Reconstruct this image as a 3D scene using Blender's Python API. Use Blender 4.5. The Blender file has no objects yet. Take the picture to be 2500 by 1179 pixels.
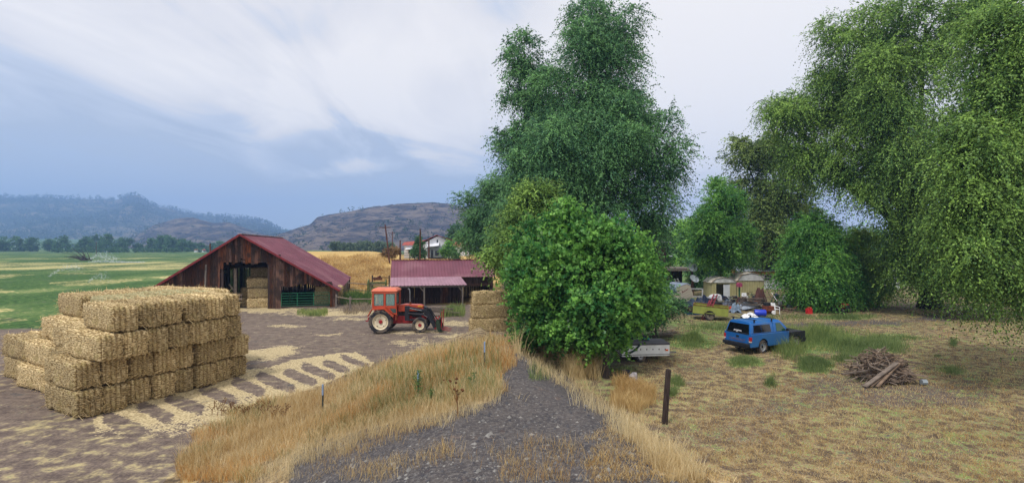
import bpy, math, random
import numpy as np
from mathutils import Vector, Matrix, noise as mnoise
random.seed(7); RNG = np.random.default_rng(11)
R = math.radians
SC = bpy.context.scene
COL = SC.collection
# ------------------------------------------------------------------ camera, sky, sun, exposure
F, CX, HY, CH = 1250.0, 1250.0, 600.0, 5.6        # focal length and horizon of the photograph in its pixels, eye height in metres
cam = bpy.data.cameras.new('camera'); cam.sensor_width = 36; cam.lens = 36*F/2500; cam.shift_y = 10.5/2500
cam.clip_start = 0.1; cam.clip_end = 12000
co = bpy.data.objects.new('camera', cam); COL.objects.link(co); co.location = (0, 0, CH); co.rotation_euler = (R(90), 0, 0)
SC.camera = co
SUN_EL, SUN_AZ = 62, 215                            # compass style: degrees clockwise from +Y
w = bpy.data.worlds.new("World"); SC.world = w; w.use_nodes = True
nt = w.node_tree; N = nt.nodes; L = nt.links; N.clear()
def nd(t, **k):
    n = N.new(t)
    for a, b in k.items(): setattr(n, a, b)
    return n
def mth(op, a, b=None, clamp=False, tree=None):
    n = (tree or nt).nodes.new('ShaderNodeMath'); n.operation = op; n.use_clamp = clamp
    for i, v in enumerate((a, b)):
        if v is None: continue
        if isinstance(v, (int, float)): n.inputs[i].default_value = v
        else: (tree or nt).links.new(v, n.inputs[i])
    return n.outputs[0]
def rng(v, a, b, c=0., d=1., tree=None):
    n = (tree or nt).nodes.new('ShaderNodeMapRange'); n.interpolation_type = 'SMOOTHSTEP'
    (tree or nt).links.new(v, n.inputs[0])
    for i, x in enumerate((a, b, c, d)): n.inputs[i+1].default_value = x
    return n.outputs[0]
tc = nd('ShaderNodeTexCoord'); sp = nd('ShaderNodeSeparateXYZ'); L.new(tc.outputs['Generated'], sp.inputs[0])
X, Y, Z = sp.outputs
den = mth('ADD', mth('MAXIMUM', Z, 0.0), 0.10)
cb = nd('ShaderNodeCombineXYZ'); L.new(mth('DIVIDE', X, den), cb.inputs[0]); L.new(mth('DIVIDE', Y, den), cb.inputs[1])
def cloudnoise(scale, sx, sy, detail, dist, rot=0.):
    mp = nd('ShaderNodeMapping'); mp.inputs['Scale'].default_value = (sx, sy, 1); mp.inputs['Rotation'].default_value = (0, 0, R(rot)); L.new(cb.outputs[0], mp.inputs[0])
    n = nd('ShaderNodeTexNoise'); n.inputs['Scale'].default_value = scale; n.inputs['Detail'].default_value = detail; n.inputs['Distortion'].default_value = dist
    n.inputs['Roughness'].default_value = .55; L.new(mp.outputs[0], n.inputs['Vector']); return n.outputs[0]
n1 = cloudnoise(.42, 1, .8, 7, .5, 25); n2 = cloudnoise(1.5, 1, .45, 8, .8, -20)
sky = nd('ShaderNodeTexSky'); sky.sky_type = 'NISHITA'; sky.sun_disc = False; sky.sun_elevation = R(SUN_EL); sky.sun_rotation = R(SUN_AZ)
sky.air_density = 1.2; sky.dust_density = 3.0; sky.ozone_density = 2
b1 = nd('ShaderNodeBackground'); L.new(sky.outputs[0], b1.inputs[0]); b1.inputs[1].default_value = .12
# smoke veil: blue grey low in the west, near white higher up and to the right
t = mth('ADD', rng(Z, .03, .31, 0, .66), rng(X, -.06, .26, 0, .72))
t = mth('ADD', t, rng(X, -.75, -.35, -.16, 0.0))
t = mth('ADD', t, mth('MULTIPLY', mth('SUBTRACT', n1, .5), rng(Z, .06, .22, .3, 2.1)))
t = mth('ADD', t, mth('MULTIPLY', mth('SUBTRACT', n2, .5), rng(Z, .05, .16, .1, 1.5)))
u_ = mth('DIVIDE', X, mth('MAXIMUM', Y, .05)); v_ = mth('DIVIDE', Z, mth('MAXIMUM', Y, .05))
u_ = mth('ADD', u_, mth('MULTIPLY', mth('SUBTRACT', n2, .5), .35)); v_ = mth('ADD', v_, mth('MULTIPLY', mth('SUBTRACT', n1, .5), .12))
for u0, v0, a0, b0, k0 in ((-.16, .30, .34, .14, .34), (-.34, .20, .10, .045, -.26), (-.30, .155, .07, .018, .22), (-.5, .22, .25, .05, -.12), (-.08, .2, .12, .06, .16), (-.55, .34, .3, .06, .14)):
    q_ = mth('ADD', mth('POWER', mth('ABSOLUTE', mth('DIVIDE', mth('SUBTRACT', u_, u0), a0)), 2), mth('POWER', mth('ABSOLUTE', mth('DIVIDE', mth('SUBTRACT', v_, v0), b0)), 2))
    t = mth('ADD', t, rng(q_, 1.6, 0, 0, k0))
cr = nd('ShaderNodeValToRGB'); L.new(t, cr.inputs[0])
e = cr.color_ramp.elements; e[0].position = .0; e[0].color = (.60, .68, .84, 1); e[1].position = .95; e[1].color = (1.12, 1.07, 1.03, 1)
for p, c in ((.28, (.60, .66, .78, 1)), (.48, (.74, .79, .90, 1)), (.66, (.97, .94, .94, 1))):
    x = e.new(p); x.color = c
b2 = nd('ShaderNodeBackground'); L.new(cr.outputs[0], b2.inputs[0]); b2.inputs[1].default_value = 1.0
ms = nd('ShaderNodeMixShader'); ms.inputs[0].default_value = .9
L.new(b1.outputs[0], ms.inputs[1]); L.new(b2.outputs[0], ms.inputs[2])
ow = nd('ShaderNodeOutputWorld'); L.new(ms.outputs[0], ow.inputs[0])
sl = bpy.data.lights.new('sun', 'SUN'); sl.energy = 2.8; sl.angle = R(10); sl.color = (1, .95, .88)
so = bpy.data.objects.new('sun', sl); COL.objects.link(so); so.rotation_euler = (R(90-SUN_EL), 0, R(180-SUN_AZ)+math.pi); so.location = (0, -20, 60)
_d = Vector((math.sin(R(SUN_AZ))*math.cos(R(SUN_EL)), math.cos(R(SUN_AZ))*math.cos(R(SUN_EL)), math.sin(R(SUN_EL))))
so.rotation_euler = _d.to_track_quat('Z', 'Y').to_euler()
SC.view_settings.view_transform = 'Standard'; SC.view_settings.look = 'None'; SC.view_settings.gamma = 1; SC.view_settings.exposure = 0.0
SC.cycles.volume_bounces = 1
# ------------------------------------------------------------------ placing
def at(px, py, d): return Vector(((px-CX)/F*d, d, CH+(HY-py)/F*d))
def sst(a, b, x):
    t = np.clip((x-a)/(b-a), 0, 1); return t*t*(3-2*t)
BL = ([-60, 0, 6, 12, 17.7, 19.4, 23.3, 29.2, 32], [-40, -10, -7.6, -8.2, -9.2, -8.2, -6.9, -3.3, -.9])
BR = ([-60, 6.3, 9.4, 13.3, 17.7, 26, 32], [40, 8, 6, 4.6, 3.6, 1.1, -.9])
def bankdist(x, y):
    return np.interp(y, *BL), np.interp(y, *BR)
def Zf(x, y):
    x = np.asarray(x, float); y = np.asarray(y, float)
    r = np.hypot(x, y)+1e-6; az = x/np.maximum(y, .5)
    xl, xr = bankdist(x, y)
    dl = x-xl; dr = xr-x
    h = 2.3*np.minimum(sst(0, 7.5, dl), sst(0, 4.6, dr))*(y < 32.5)
    z = h + .035*np.sin(x*1.3+y*.7)*np.sin(y*1.1-x*.4)*sst(3, 8, r)
    z = z + (4.1-.9*sst(-.28, -.22, az))*sst(66, 92, y)*sst(-.50, -.40, az)*(1-sst(-.06, 0, az))*(1-sst(135, 210, y))
    far = np.maximum(y-760, 0)/900.
    z = z + 30*far**1.25
    z = z + .5*sst(150, 400, y)*np.sin(x*.02)*np.sin(y*.013+1)
    return z
def gz(x, y): return float(Zf(x, y))
def G(px, py):
    """the ground point seen at a pixel"""
    dz = (HY-py)/F; dx = (px-CX)/F; d = 4.0
    while d < 3000:
        if CH+dz*d <= gz(dx*d, d): break
        d *= 1.01
    lo, hi = d/1.01, d
    for _ in range(12):
        m = (lo+hi)/2
        if CH+dz*m <= gz(dx*m, m): hi = m
        else: lo = m
    return Vector((dx*hi, hi, gz(dx*hi, hi)))
def onG(px, d): x = (px-CX)/F*d; return Vector((x, d, gz(x, d)))
# ------------------------------------------------------------------ materials
def C(r, g, b):
    f = lambda v: (v/255/12.92) if v/255 <= .04045 else ((v/255+.055)/1.055)**2.4
    return (f(r), f(g), f(b), 1)
MATS = {}
def pm(name, c, rough=.75, var=.25, scale=6., metal=0., bump=0., stretch=(1, 1, 1), c2=None, dirt=None, island=0., spec=.3, detail=5, trans=0, thr=(.35, .65), emit=None, objv=0.):
    """procedural material: base colour broken up by noise, an optional second colour (rust, fading), dirt and bump"""
    if name in MATS: return MATS[name]
    m = bpy.data.materials.new(name); m.use_nodes = True; t = m.node_tree; b = t.nodes['Principled BSDF']
    tx = t.nodes.new('ShaderNodeTexCoord'); mp = t.nodes.new('ShaderNodeMapping'); mp.inputs['Scale'].default_value = stretch
    t.links.new(tx.outputs['Object'], mp.inputs[0])
    n = t.nodes.new('ShaderNodeTexNoise'); n.inputs['Scale'].default_value = scale; n.inputs['Detail'].default_value = detail; t.links.new(mp.outputs[0], n.inputs['Vector'])
    mx = t.nodes.new('ShaderNodeMix'); mx.data_type = 'RGBA'
    k = c2 or tuple(v*(1-var) for v in c[:3])+(1,)
    mx.inputs[6].default_value = k; mx.inputs[7].default_value = c if c2 else tuple(min(1, v*(1+var*.6)) for v in c[:3])+(1,)
    t.links.new(rng(n.outputs[0], thr[0], thr[1], tree=t), mx.inputs[0]); out = mx.outputs[2]
    if island:
        ge = t.nodes.new('ShaderNodeNewGeometry'); hs = t.nodes.new('ShaderNodeHueSaturation')
        t.links.new(rng(ge.outputs['Random Per Island'], 0, 1, 1-island, 1+island, tree=t), hs.inputs['Value'])
        wn = t.nodes.new('ShaderNodeTexWhiteNoise'); wn.noise_dimensions = '1D'; t.links.new(ge.outputs['Random Per Island'], wn.inputs['W'])
        t.links.new(rng(wn.outputs['Value'], 0, 1, .75, 1.25, tree=t), hs.inputs['Saturation'])
        t.links.new(out, hs.inputs['Color']); out = hs.outputs[0]
    if objv:
        oi = t.nodes.new('ShaderNodeObjectInfo'); h2 = t.nodes.new('ShaderNodeHueSaturation'); t.links.new(rng(oi.outputs['Random'], 0, 1, 1-objv, 1+objv, tree=t), h2.inputs['Value']); t.links.new(out, h2.inputs['Color']); out = h2.outputs[0]
    if dirt:
        n2 = t.nodes.new('ShaderNodeTexNoise'); n2.inputs['Scale'].default_value = scale*.37; n2.inputs['Detail'].default_value = 6; t.links.new(tx.outputs['Object'], n2.inputs['Vector'])
        m2 = t.nodes.new('ShaderNodeMix'); m2.data_type = 'RGBA'; m2.inputs[7].default_value = dirt[0]; t.links.new(out, m2.inputs[6])
        t.links.new(rng(n2.outputs[0], dirt[1], dirt[1]+.13, 0, dirt[2], tree=t), m2.inputs[0]); out = m2.outputs[2]
    t.links.new(out, b.inputs['Base Color'])
    b.inputs['Roughness'].default_value = rough; b.inputs['Metallic'].default_value = metal; b.inputs['Specular IOR Level'].default_value = spec
    if emit: b.inputs['Emission Strength'].default_value = emit
    if trans: b.inputs['Transmission Weight'].default_value = trans
    if bump:
        bp = t.nodes.new('ShaderNodeBump'); bp.inputs['Strength'].default_value = bump; bp.inputs['Distance'].default_value = .03
        t.links.new(n.outputs[0], bp.inputs['Height']); t.links.new(bp.outputs[0], b.inputs['Normal'])
    MATS[name] = m; return m
def leafmat(name, ca, cb_, trans=.35, rough=.5, nrm=False):
    """foliage: per-leaf tint from ca to cb, light shining through"""
    if name in MATS: return MATS[name]
    m = bpy.data.materials.new(name); m.use_nodes = True; t = m.node_tree; b = t.nodes['Principled BSDF']; o = t.nodes['Material Output']
    a = t.nodes.new('ShaderNodeAttribute'); a.attribute_name = 'tint'
    mx = t.nodes.new('ShaderNodeMix'); mx.data_type = 'RGBA'; mx.inputs[6].default_value = ca; mx.inputs[7].default_value = cb_; t.links.new(a.outputs['Fac'], mx.inputs[0])
    t.links.new(mx.outputs[2], b.inputs['Base Color']); b.inputs['Roughness'].default_value = rough; b.inputs['Specular IOR Level'].default_value = .25
    tr = t.nodes.new('ShaderNodeBsdfTranslucent'); t.links.new(mx.outputs[2], tr.inputs[0])
    if nrm:                                            # leaves catch light like the leaf mass they belong to
        an = t.nodes.new('ShaderNodeAttribute'); an.attribute_name = 'nrm'; ge = t.nodes.new('ShaderNodeNewGeometry'); v1 = t.nodes.new('ShaderNodeVectorMath'); v1.operation = 'SCALE'; v1.inputs['Scale'].default_value = .45; t.links.new(ge.outputs['Normal'], v1.inputs[0])
        v2 = t.nodes.new('ShaderNodeVectorMath'); v2.operation = 'ADD'; t.links.new(v1.outputs[0], v2.inputs[0]); t.links.new(an.outputs['Vector'], v2.inputs[1]); v3 = t.nodes.new('ShaderNodeVectorMath'); v3.operation = 'NORMALIZE'; t.links.new(v2.outputs[0], v3.inputs[0]); t.links.new(v3.outputs[0], b.inputs['Normal'])
    s = t.nodes.new('ShaderNodeMixShader'); s.inputs[0].default_value = trans; t.links.new(b.outputs[0], s.inputs[1]); t.links.new(tr.outputs[0], s.inputs[2]); t.links.new(s.outputs[0], o.inputs[0])
    MATS[name] = m; return m
# ------------------------------------------------------------------ mesh builder
class MB:
    def __init__(s): s.v = []; s.f = []; s.m = []; s.k = 0
    def add(s, vs, fs):
        n = len(s.v); s.v += [tuple(v) for v in vs]; s.f += [tuple(n+i for i in f) for f in fs]; s.m += [s.k]*len(fs); return s
    def box(s, c, sz, rz=0., rx=0., ry=0., taper=1.):
        M = Matrix.Translation(Vector(c)) @ Matrix.Rotation(rz, 4, 'Z') @ Matrix.Rotation(ry, 4, 'Y') @ Matrix.Rotation(rx, 4, 'X')
        hx, hy, hz = sz[0]/2, sz[1]/2, sz[2]/2
        vs = [M @ Vector((x*hx*(taper if z > 0 else 1), y*hy*(taper if z > 0 else 1), z*hz)) for z in (-1, 1) for x, y in ((-1, -1), (1, -1), (1, 1), (-1, 1))]
        return s.add(vs, [(3, 2, 1, 0), (4, 5, 6, 7), (0, 1, 5, 4), (1, 2, 6, 5), (2, 3, 7, 6), (3, 0, 4, 7)])
    def bar(s, a, b, w=.05, h=None, up=(0, 0, 1)):
        a = Vector(a); b = Vector(b); d = (b-a).normalized(); h = h or w
        u = Vector(up); 
        if abs(d.dot(u)) > .98: u = Vector((0, 1, 0))
        x = d.cross(u).normalized()*w/2; y = x.normalized().cross(d)*h/2
        return s.add([a-x-y, a+x-y, a+x+y, a-x+y, b-x-y, b+x-y, b+x+y, b-x+y], [(3, 2, 1, 0), (4, 5, 6, 7), (0, 1, 5, 4), (1, 2, 6, 5), (2, 3, 7, 6), (3, 0, 4, 7)])
    def tube(s, pts, r, n=8, cap=True):
        pts = [Vector(p) for p in pts]; rs = r if isinstance(r, (list, tuple)) else [r]*len(pts); base = len(s.v); vs = []
        d = (pts[1]-pts[0]).normalized(); x = d.orthogonal().normalized()
        for i, p in enumerate(pts):
            d = (pts[min(i+1, len(pts)-1)]-pts[max(i-1, 0)]).normalized(); x = (x-d*x.dot(d)).normalized(); y = d.cross(x)
            vs += [p+(x*math.cos(a)+y*math.sin(a))*rs[i] for a in [2*math.pi*j/n for j in range(n)]]
        fs = [(i*n+j, i*n+(j+1) % n, (i+1)*n+(j+1) % n, (i+1)*n+j) for i in range(len(pts)-1) for j in range(n)]
        if cap: fs += [tuple(range(n))[::-1], tuple((len(pts)-1)*n+j for j in range(n))]
        return s.add(vs, fs)
    def lathe(s, prof, c=(0, 0, 0), axis='Y', n=28):
        """prof: (radius, along) pairs turned round an axis"""
        vs = []
        for r, h in prof:
            for j in range(n):
                a = 2*math.pi*j/n; p = (r*math.cos(a), r*math.sin(a))
                q = (p[0], h, p[1]) if axis == 'Y' else ((p[0], p[1], h) if axis == 'Z' else (h, p[0], p[1]))
                vs.append((c[0]+q[0], c[1]+q[1], c[2]+q[2]))
        fs = [(i*n+j, i*n+(j+1) % n, (i+1)*n+(j+1) % n, (i+1)*n+j) for i in range(len(prof)-1) for j in range(n)]
        return s.add(vs, fs)
    def ext(s, poly, y0, y1):
        """polygon in x,z extruded along y"""
        n = len(poly); vs = [(x, y0, z) for x, z in poly]+[(x, y1, z) for x, z in poly]
        return s.add(vs, [tuple(range(n)), tuple(range(2*n-1, n-1, -1))]+[(i, i+n, (i+1) % n+n, (i+1) % n) for i in range(n)])
    def quad(s, a, b, c, d): return s.add([a, b, c, d], [(0, 1, 2, 3)])
    def build(s, name, mats, parent=None, smooth=False, bevel=0., loc=None, rz=None, sub=0):
        me = bpy.data.meshes.new(name); me.from_pydata(s.v, [], s.f); 
        mats = mats if isinstance(mats, (list, tuple)) else [mats]
        for m in mats: me.materials.append(m)
        if len(mats) > 1: me.polygons.foreach_set('material_index', s.m)
        import bmesh
        bm = bmesh.new(); bm.from_mesh(me); bmesh.ops.recalc_face_normals(bm, faces=bm.faces); bm.to_mesh(me); bm.free()
        if smooth:
            me.polygons.foreach_set('use_smooth', [True]*len(me.polygons))
            try: me.set_sharp_from_angle(angle=R(40))
            except Exception: pass
        me.update(); o = bpy.data.objects.new(name, me); COL.objects.link(o)
        if parent is not None: o.parent = parent
        if loc is not None: o.location = loc
        if rz is not None: o.rotation_euler.z = rz
        if bevel:
            b = o.modifiers.new('bevel', 'BEVEL'); b.width = bevel; b.segments = 2; b.limit_method = 'ANGLE'
        if sub:
            b = o.modifiers.new('sub', 'SUBSURF'); b.levels = sub; b.render_levels = sub
        return o
def tag(o, label=None, cat=None, group=None, kind=None):
    if label: o['label'] = label
    if cat: o['category'] = cat
    if group: o['group'] = group
    if kind: o['kind'] = kind
    return o
def thing(name, label, cat, loc=(0, 0, 0), rz=0., group=None):
    o = bpy.data.objects.new(name, None); COL.objects.link(o); o.location = loc; o.rotation_euler = (0, 0, rz); o.empty_display_size = .3
    return tag(o, label, cat, group)
def copytree(o, parent=None):
    c = o.copy(); COL.objects.link(c); c.parent = parent
    for ch in [x for x in KIDS.get(o.name, [])]: copytree_child(ch, c)
    return c
KIDS = {}
def dup(root, loc, rz, label, group=None):
    c = root.copy(); COL.objects.link(c); c.location = loc; c.rotation_euler = (0, 0, rz); c['label'] = label
    if group: c['group'] = group
    for ch in root.children:
        a = ch.copy(); COL.objects.link(a); a.parent = c
        for g in ch.children:
            b = g.copy(); COL.objects.link(b); b.parent = a
    return c
def rawmesh(name, verts, nper, mat, tint=None, parent=None, smooth=False):
    """many loose quads (nper=4) or triangles (3) from one numpy array"""
    verts = np.asarray(verts, np.float32).reshape(-1, 3); n = len(verts); nf = n//nper
    me = bpy.data.meshes.new(name); me.vertices.add(n); me.vertices.foreach_set('co', verts.ravel())
    me.loops.add(n); me.loops.foreach_set('vertex_index', np.arange(n, dtype=np.int32))
    me.polygons.add(nf); me.polygons.foreach_set('loop_start', np.arange(0, n, nper, dtype=np.int32))
    me.update(calc_edges=True); me.materials.append(mat)
    if tint is not None:
        a = me.attributes.new('tint', 'FLOAT', 'POINT'); a.data.foreach_set('value', np.repeat(np.asarray(tint, np.float32), nper))
    o = bpy.data.objects.new(name, me); COL.objects.link(o)
    if parent is not None: o.parent = parent
    return o
def blades(name, P, h, w_, lean, mat, tint, parent=None, seg=2):
    """grass: P roots, h heights; each blade a bent strip that ends in a point"""
    n = len(P); P = np.asarray(P, float); a = RNG.uniform(0, 2*np.pi, n); la = RNG.uniform(0, 2*np.pi, n)
    side = np.stack([np.cos(a), np.sin(a), np.zeros(n)], 1)*(w_/2)[:, None]
    ln = np.stack([np.cos(la), np.sin(la), np.zeros(n)], 1)*(lean*h*RNG.uniform(.2, 1, n))[:, None]
    up = np.array([0, 0, 1.])
    mid = P+ln*.35+up*(h*.6)[:, None]; top = P+ln+up*h[:, None]
    q = np.stack([P-side, P+side, mid+side*.75, mid-side*.75, mid-side*.75, mid+side*.75, top+side*.12, top-side*.12], 1)
    return rawmesh(name, q.reshape(-1, 3), 4, mat, np.repeat(tint, 2), parent)
def text(name, s, size, parent, loc, rot, mat, ext=.004, sx=1.):
    cu = bpy.data.curves.new(name, 'FONT'); cu.body = s; cu.size = size; cu.extrude = ext; cu.align_x = 'CENTER'; cu.align_y = 'CENTER'
    o = bpy.data.objects.new(name, cu); COL.objects.link(o); bpy.context.view_layer.update()
    me = bpy.data.meshes.new_from_object(o); bpy.data.objects.remove(o)
    me.materials.clear(); me.materials.append(mat)
    o = bpy.data.objects.new(name, me); COL.objects.link(o); o.parent = parent; o.location = loc; o.rotation_euler = rot; o.scale = (sx, 1, 1); return o
# ------------------------------------------------------------------ the ground: one sheet from underfoot to the hills
def smooth_noise(x, y, s, seed=0):
    rs = np.random.RandomState(seed); v = 0; a = 1; tot = 0
    for o in range(4):
        for _ in range(3):
            th = rs.uniform(0, 2*np.pi); ph = rs.uniform(0, 6.28); k = s*2**o*rs.uniform(.7, 1.3)
            v = v+a*np.sin(k*(x*np.cos(th)+y*np.sin(th))+ph+1.7*np.sin(k*.6*(y*np.cos(th)-x*np.sin(th))+ph*2)); tot += a*.62
        a *= .6
    return np.clip(v/tot*.5+.5, 0, 1)
def blob(px, py, c, r, soft=.35, ang=0.):
    ca, sa = math.cos(R(ang)), math.sin(R(ang)); dx = px-c[0]; dy = py-c[1]
    q = np.hypot((dx*ca+dy*sa)/r[0], (-dx*sa+dy*ca)/r[1]); return 1-sst(1-soft, 1+soft, q)
def inpoly(px, py, poly):
    ins = np.zeros(px.shape, bool); n = len(poly)
    for i in range(n):
        x0, y0 = poly[i]; x1, y1 = poly[(i+1) % n]
        c = ((y0 > py) != (y1 > py)) & (px < (x1-x0)*(py-y0)/((y1-y0) or 1e-9)+x0); ins ^= c
    return ins.astype(float)
def masks(x, y, z):
    yy = np.maximum(y, .5); px = CX+F*x/yy; py = HY+F*(CH-z)/yy; az = x/yy
    n1 = smooth_noise(x, y, .35, 1); n2 = smooth_noise(x, y, 1.1, 2); n3 = smooth_noise(x, y, .12, 3)
    n4 = smooth_noise(x, y, 2.6, 9); px0 = px+(n4-.5)*9+(n2-.5)*6; py0 = py+(n4-.5)*4; px = px+(n2-.5)*34+(n4-.5)*18; py = py+(n1-.5)*10+(n4-.5)*7
    xl, xr = bankdist(x, y); onb = (np.minimum(x-xl, xr-x) > 0)*(y < 32.5)
    left = 1-sst(-.035, .0, az)                     # the barn yard side
    right = 1-left
    straw = np.zeros_like(x); green = straw.copy(); dark = straw.copy(); gold = straw.copy(); field = straw.copy(); tan = straw.copy(); dry = straw.copy(); grav = straw.copy()
    yard = left*(y > 8)
    # straw scattered in the barn yard
    band = inpoly(px, py, [(240, 1010), (585, 905), (700, 878), (810, 862), (870, 858), (905, 885), (870, 930), (800, 975), (560, 1040), (240, 1140)])
    for cx, cy, a, b in ((607, 944, 46, 15), (674, 933, 50, 15), (734, 920, 44, 13), (778, 907, 44, 12), (820, 894, 36, 10), (867, 883, 40, 8), (530, 962, 46, 16), (450, 985, 50, 17), (380, 1005, 46, 17), (300, 1035, 50, 20)):
        ca, sa = math.cos(R(22)), math.sin(R(22)); ex = np.abs((px0-cx)*ca+(py0-cy)*sa)/a/1.0; ey = np.abs(-(px0-cx)*sa+(py0-cy)*ca)/b/.9; band = band*(1-.93*(1-sst(.8, 1.15, (ex**5+ey**5)**.2)))
    straw = np.maximum(straw, band*(.62+.5*n2)*(1-sst(1010, 1090, py)))
    straw = np.maximum(straw, .95*blob(px, py, (650, 862), (75, 14), .5, -12)+.6*blob(px, py, (1060, 846), (60, 10), .6, -8))
    for c, r, k in (((640, 757), (90, 6), .8), ((820, 762), (110, 8), .75), ((700, 795), (60, 4), .6), ((810, 812), (40, 3), .7), ((860, 778), (70, 5), .5), ((1000, 812), (110, 4), .6), ((1110, 790), (60, 8), .6), ((1150, 822), (70, 5), .8), ((730, 768), (80, 4), .5), ((990, 835), (30, 8), .55), ((1035, 838), (14, 16), .5)):
        straw = np.maximum(straw, k*blob(px, py, c, r, .6))
    straw *= yard*(1-onb)
    # hay field and pasture
    f = yard*sst(45, 52, y+14*(1-sst(-.8, -.62, az)))*(1-sst(-.50, -.46, az)); f = np.maximum(f, (y > 215)*left); field = f
    tan = f*np.maximum.reduce([sst(108, 128, y)*(1-sst(160, 190, y))*.6, .5*(n3 > .62)*(y < 120), .35*sst(205, 215, y)*(1-sst(230, 250, y))])
    gold = sst(53, 58, y)*sst(-.385, -.345, az+.12*sst(66, 72, y))*(1-sst(140, 190, y))*left
    gold = np.maximum(gold, (1-sst(1400, 1900, y)*0)*sst(1050, 1300, y)*.8*(n3 > .45))
    gold = np.maximum(gold, .6*yard*sst(47, 50, y)*(1-sst(55, 60, y))*sst(-.36, -.33, az))
    dark = np.maximum(dark, .55*yard*blob(px, py, (760, 830), (260, 70), .5)*n1)
    dark = np.maximum(dark, .8*yard*blob(px, py, (980, 900), (120, 30), .6, -25)*n2)
    # bank: dry grass; gravel shoulder in the middle
    g = onb*sst(-.03, .03, az-.012)*(x > 0)
    gravz = onb*inpoly(px, py, [(640, 1700), (700, 1110), (900, 1040), (1080, 1010), (1200, 980), (1235, 905), (1262, 858), (1300, 868), (1355, 905), (1420, 950), (1500, 1005), (1560, 1060), (1700, 1400)])
    grav = gravz
    dry = np.maximum(dry, onb*(1-gravz)*.9)
    # the junk yard side: bleached grass, green weeds, bare soil, darker ground under and behind the trees
    rr = right*(1-onb)*(y < 400)
    dry = np.maximum(dry, rr*(.62+.5*(n1-.35))); green = np.maximum(green, rr*(.30*n1+.22*n4)); green = np.maximum(green, sst(66, 76, y)*right*.9); dark = np.maximum(dark, sst(62, 72, y)*right*.6)
    for c, r, k in (((2000, 835), (120, 26), .95), ((2120, 850), (70, 24), .9), ((1990, 890), (45, 22), .9), ((1690, 830), (70, 22), .8), ((1740, 800), (70, 18), .6), ((1820, 880), (45, 14), .8), ((2060, 772), (70, 7), .9), ((2180, 825), (70, 14), .6), ((1650, 790), (50, 14), .5), ((2330, 905), (40, 12), .5), ((1880, 930), (25, 18), .4), ((1650, 935), (24, 24), .5), ((1610, 840), (40, 30), .4), ((2160, 790), (80, 6), .5), ((1590, 860), (110, 26), .3)):
        green = np.maximum(green, k*blob(px, py, c, r, .6))
    green = np.maximum(green*rr, 0)
    for c, r, k in (((2230, 965), (190, 30), .9), ((2050, 945), (130, 30), .8), ((1950, 985), (120, 18), .6), ((1700, 900), (90, 14), .5), ((1850, 1000), (160, 14), .6), ((2360, 960), (60, 40), .8), ((2180, 960), (60, 22), .9), ((2160, 920), (75, 22), .7), ((1880, 945), (120, 14), .4), ((2280, 748), (160, 8), .7), ((1480, 800), (190, 60), .8), ((1450, 860), (120, 60), .85), ((1700, 1060), (300, 40), .45), ((2250, 1100), (200, 40), .5)):
        dark = np.maximum(dark, k*blob(px, py, c, r, .6)*rr)
    tr = np.maximum(blob(px, py, (2130, 786), (330, 6.5), .5, -2.5), blob(px, py, (2330, 768), (160, 6), .5, -7))*rr
    tr = np.maximum(tr, .8*blob(px, py, (2000, 793), (120, 6), .5)*rr); dark = np.maximum(dark, tr*.5); grav = np.maximum(grav, tr*.55)
    field = np.maximum(field, rr*0)
    return straw, green, dark, dry, gold, field, tan, grav
na = 640; az_ = np.tan(np.linspace(R(-66), R(66), na)*1.0)
dd = np.concatenate([np.linspace(-6, 3.2, 14), 3.4*(3300/3.4)**np.linspace(0, 1, 760)])
D, A = np.meshgrid(dd, az_, indexing='ij'); Xg = A*np.maximum(D, 6.5); Yg = D; Zg = Zf(Xg, Yg)
nr = len(dd)
me = bpy.data.meshes.new('ground'); V = np.stack([Xg, Yg, Zg], -1).reshape(-1, 3).astype(np.float32)
I, J = np.meshgrid(np.arange(nr-1), np.arange(na-1), indexing='ij'); q = np.stack([I*na+J, I*na+J+1, (I+1)*na+J+1, (I+1)*na+J], -1).reshape(-1).astype(np.int32)
me.vertices.add(len(V)); me.vertices.foreach_set('co', V.ravel()); me.loops.add(len(q)); me.loops.foreach_set('vertex_index', q)
me.polygons.add(len(q)//4); me.polygons.foreach_set('loop_start', np.arange(0, len(q), 4, dtype=np.int32)); me.polygons.foreach_set('use_smooth', np.ones(len(q)//4, bool)); me.update(calc_edges=True)
mk = [np.clip(m, 0, 1).ravel() for m in masks(Xg, Yg, Zg)]
for nm, i in (('maskA', 0), ('maskB', 4)):
    a = me.attributes.new(nm, 'FLOAT_COLOR', 'POINT'); a.data.foreach_set('color', np.stack(mk[i:i+4], 1).astype(np.float32).ravel())
gm = bpy.data.materials.new('ground_cover'); gm.use_nodes = True; T = gm.node_tree; B = T.nodes['Principled BSDF']; B.inputs['Roughness'].default_value = .95; B.inputs['Specular IOR Level'].default_value = .1
def tn(scale, detail=6, st=(1, 1, 1), rot=0., rough=.6):
    x = T.nodes.new('ShaderNodeTexCoord'); m = T.nodes.new('ShaderNodeMapping'); m.inputs['Scale'].default_value = st; m.inputs['Rotation'].default_value = (0, 0, R(rot)); T.links.new(x.outputs['Object'], m.inputs[0])
    n = T.nodes.new('ShaderNodeTexNoise'); n.inputs['Scale'].default_value = scale; n.inputs['Detail'].default_value = detail; n.inputs['Roughness'].default_value = rough; T.links.new(m.outputs[0], n.inputs['Vector']); return n.outputs[0]
def mixc(a, b, f):
    m = T.nodes.new('ShaderNodeMix'); m.data_type = 'RGBA'
    for s, v in ((6, a), (7, b)):
        if isinstance(v, tuple): m.inputs[s].default_value = v
        else: T.links.new(v, m.inputs[s])
    if isinstance(f, (int, float)): m.inputs[0].default_value = f
    else: T.links.new(f, m.inputs[0])
    return m.outputs[2]
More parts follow.
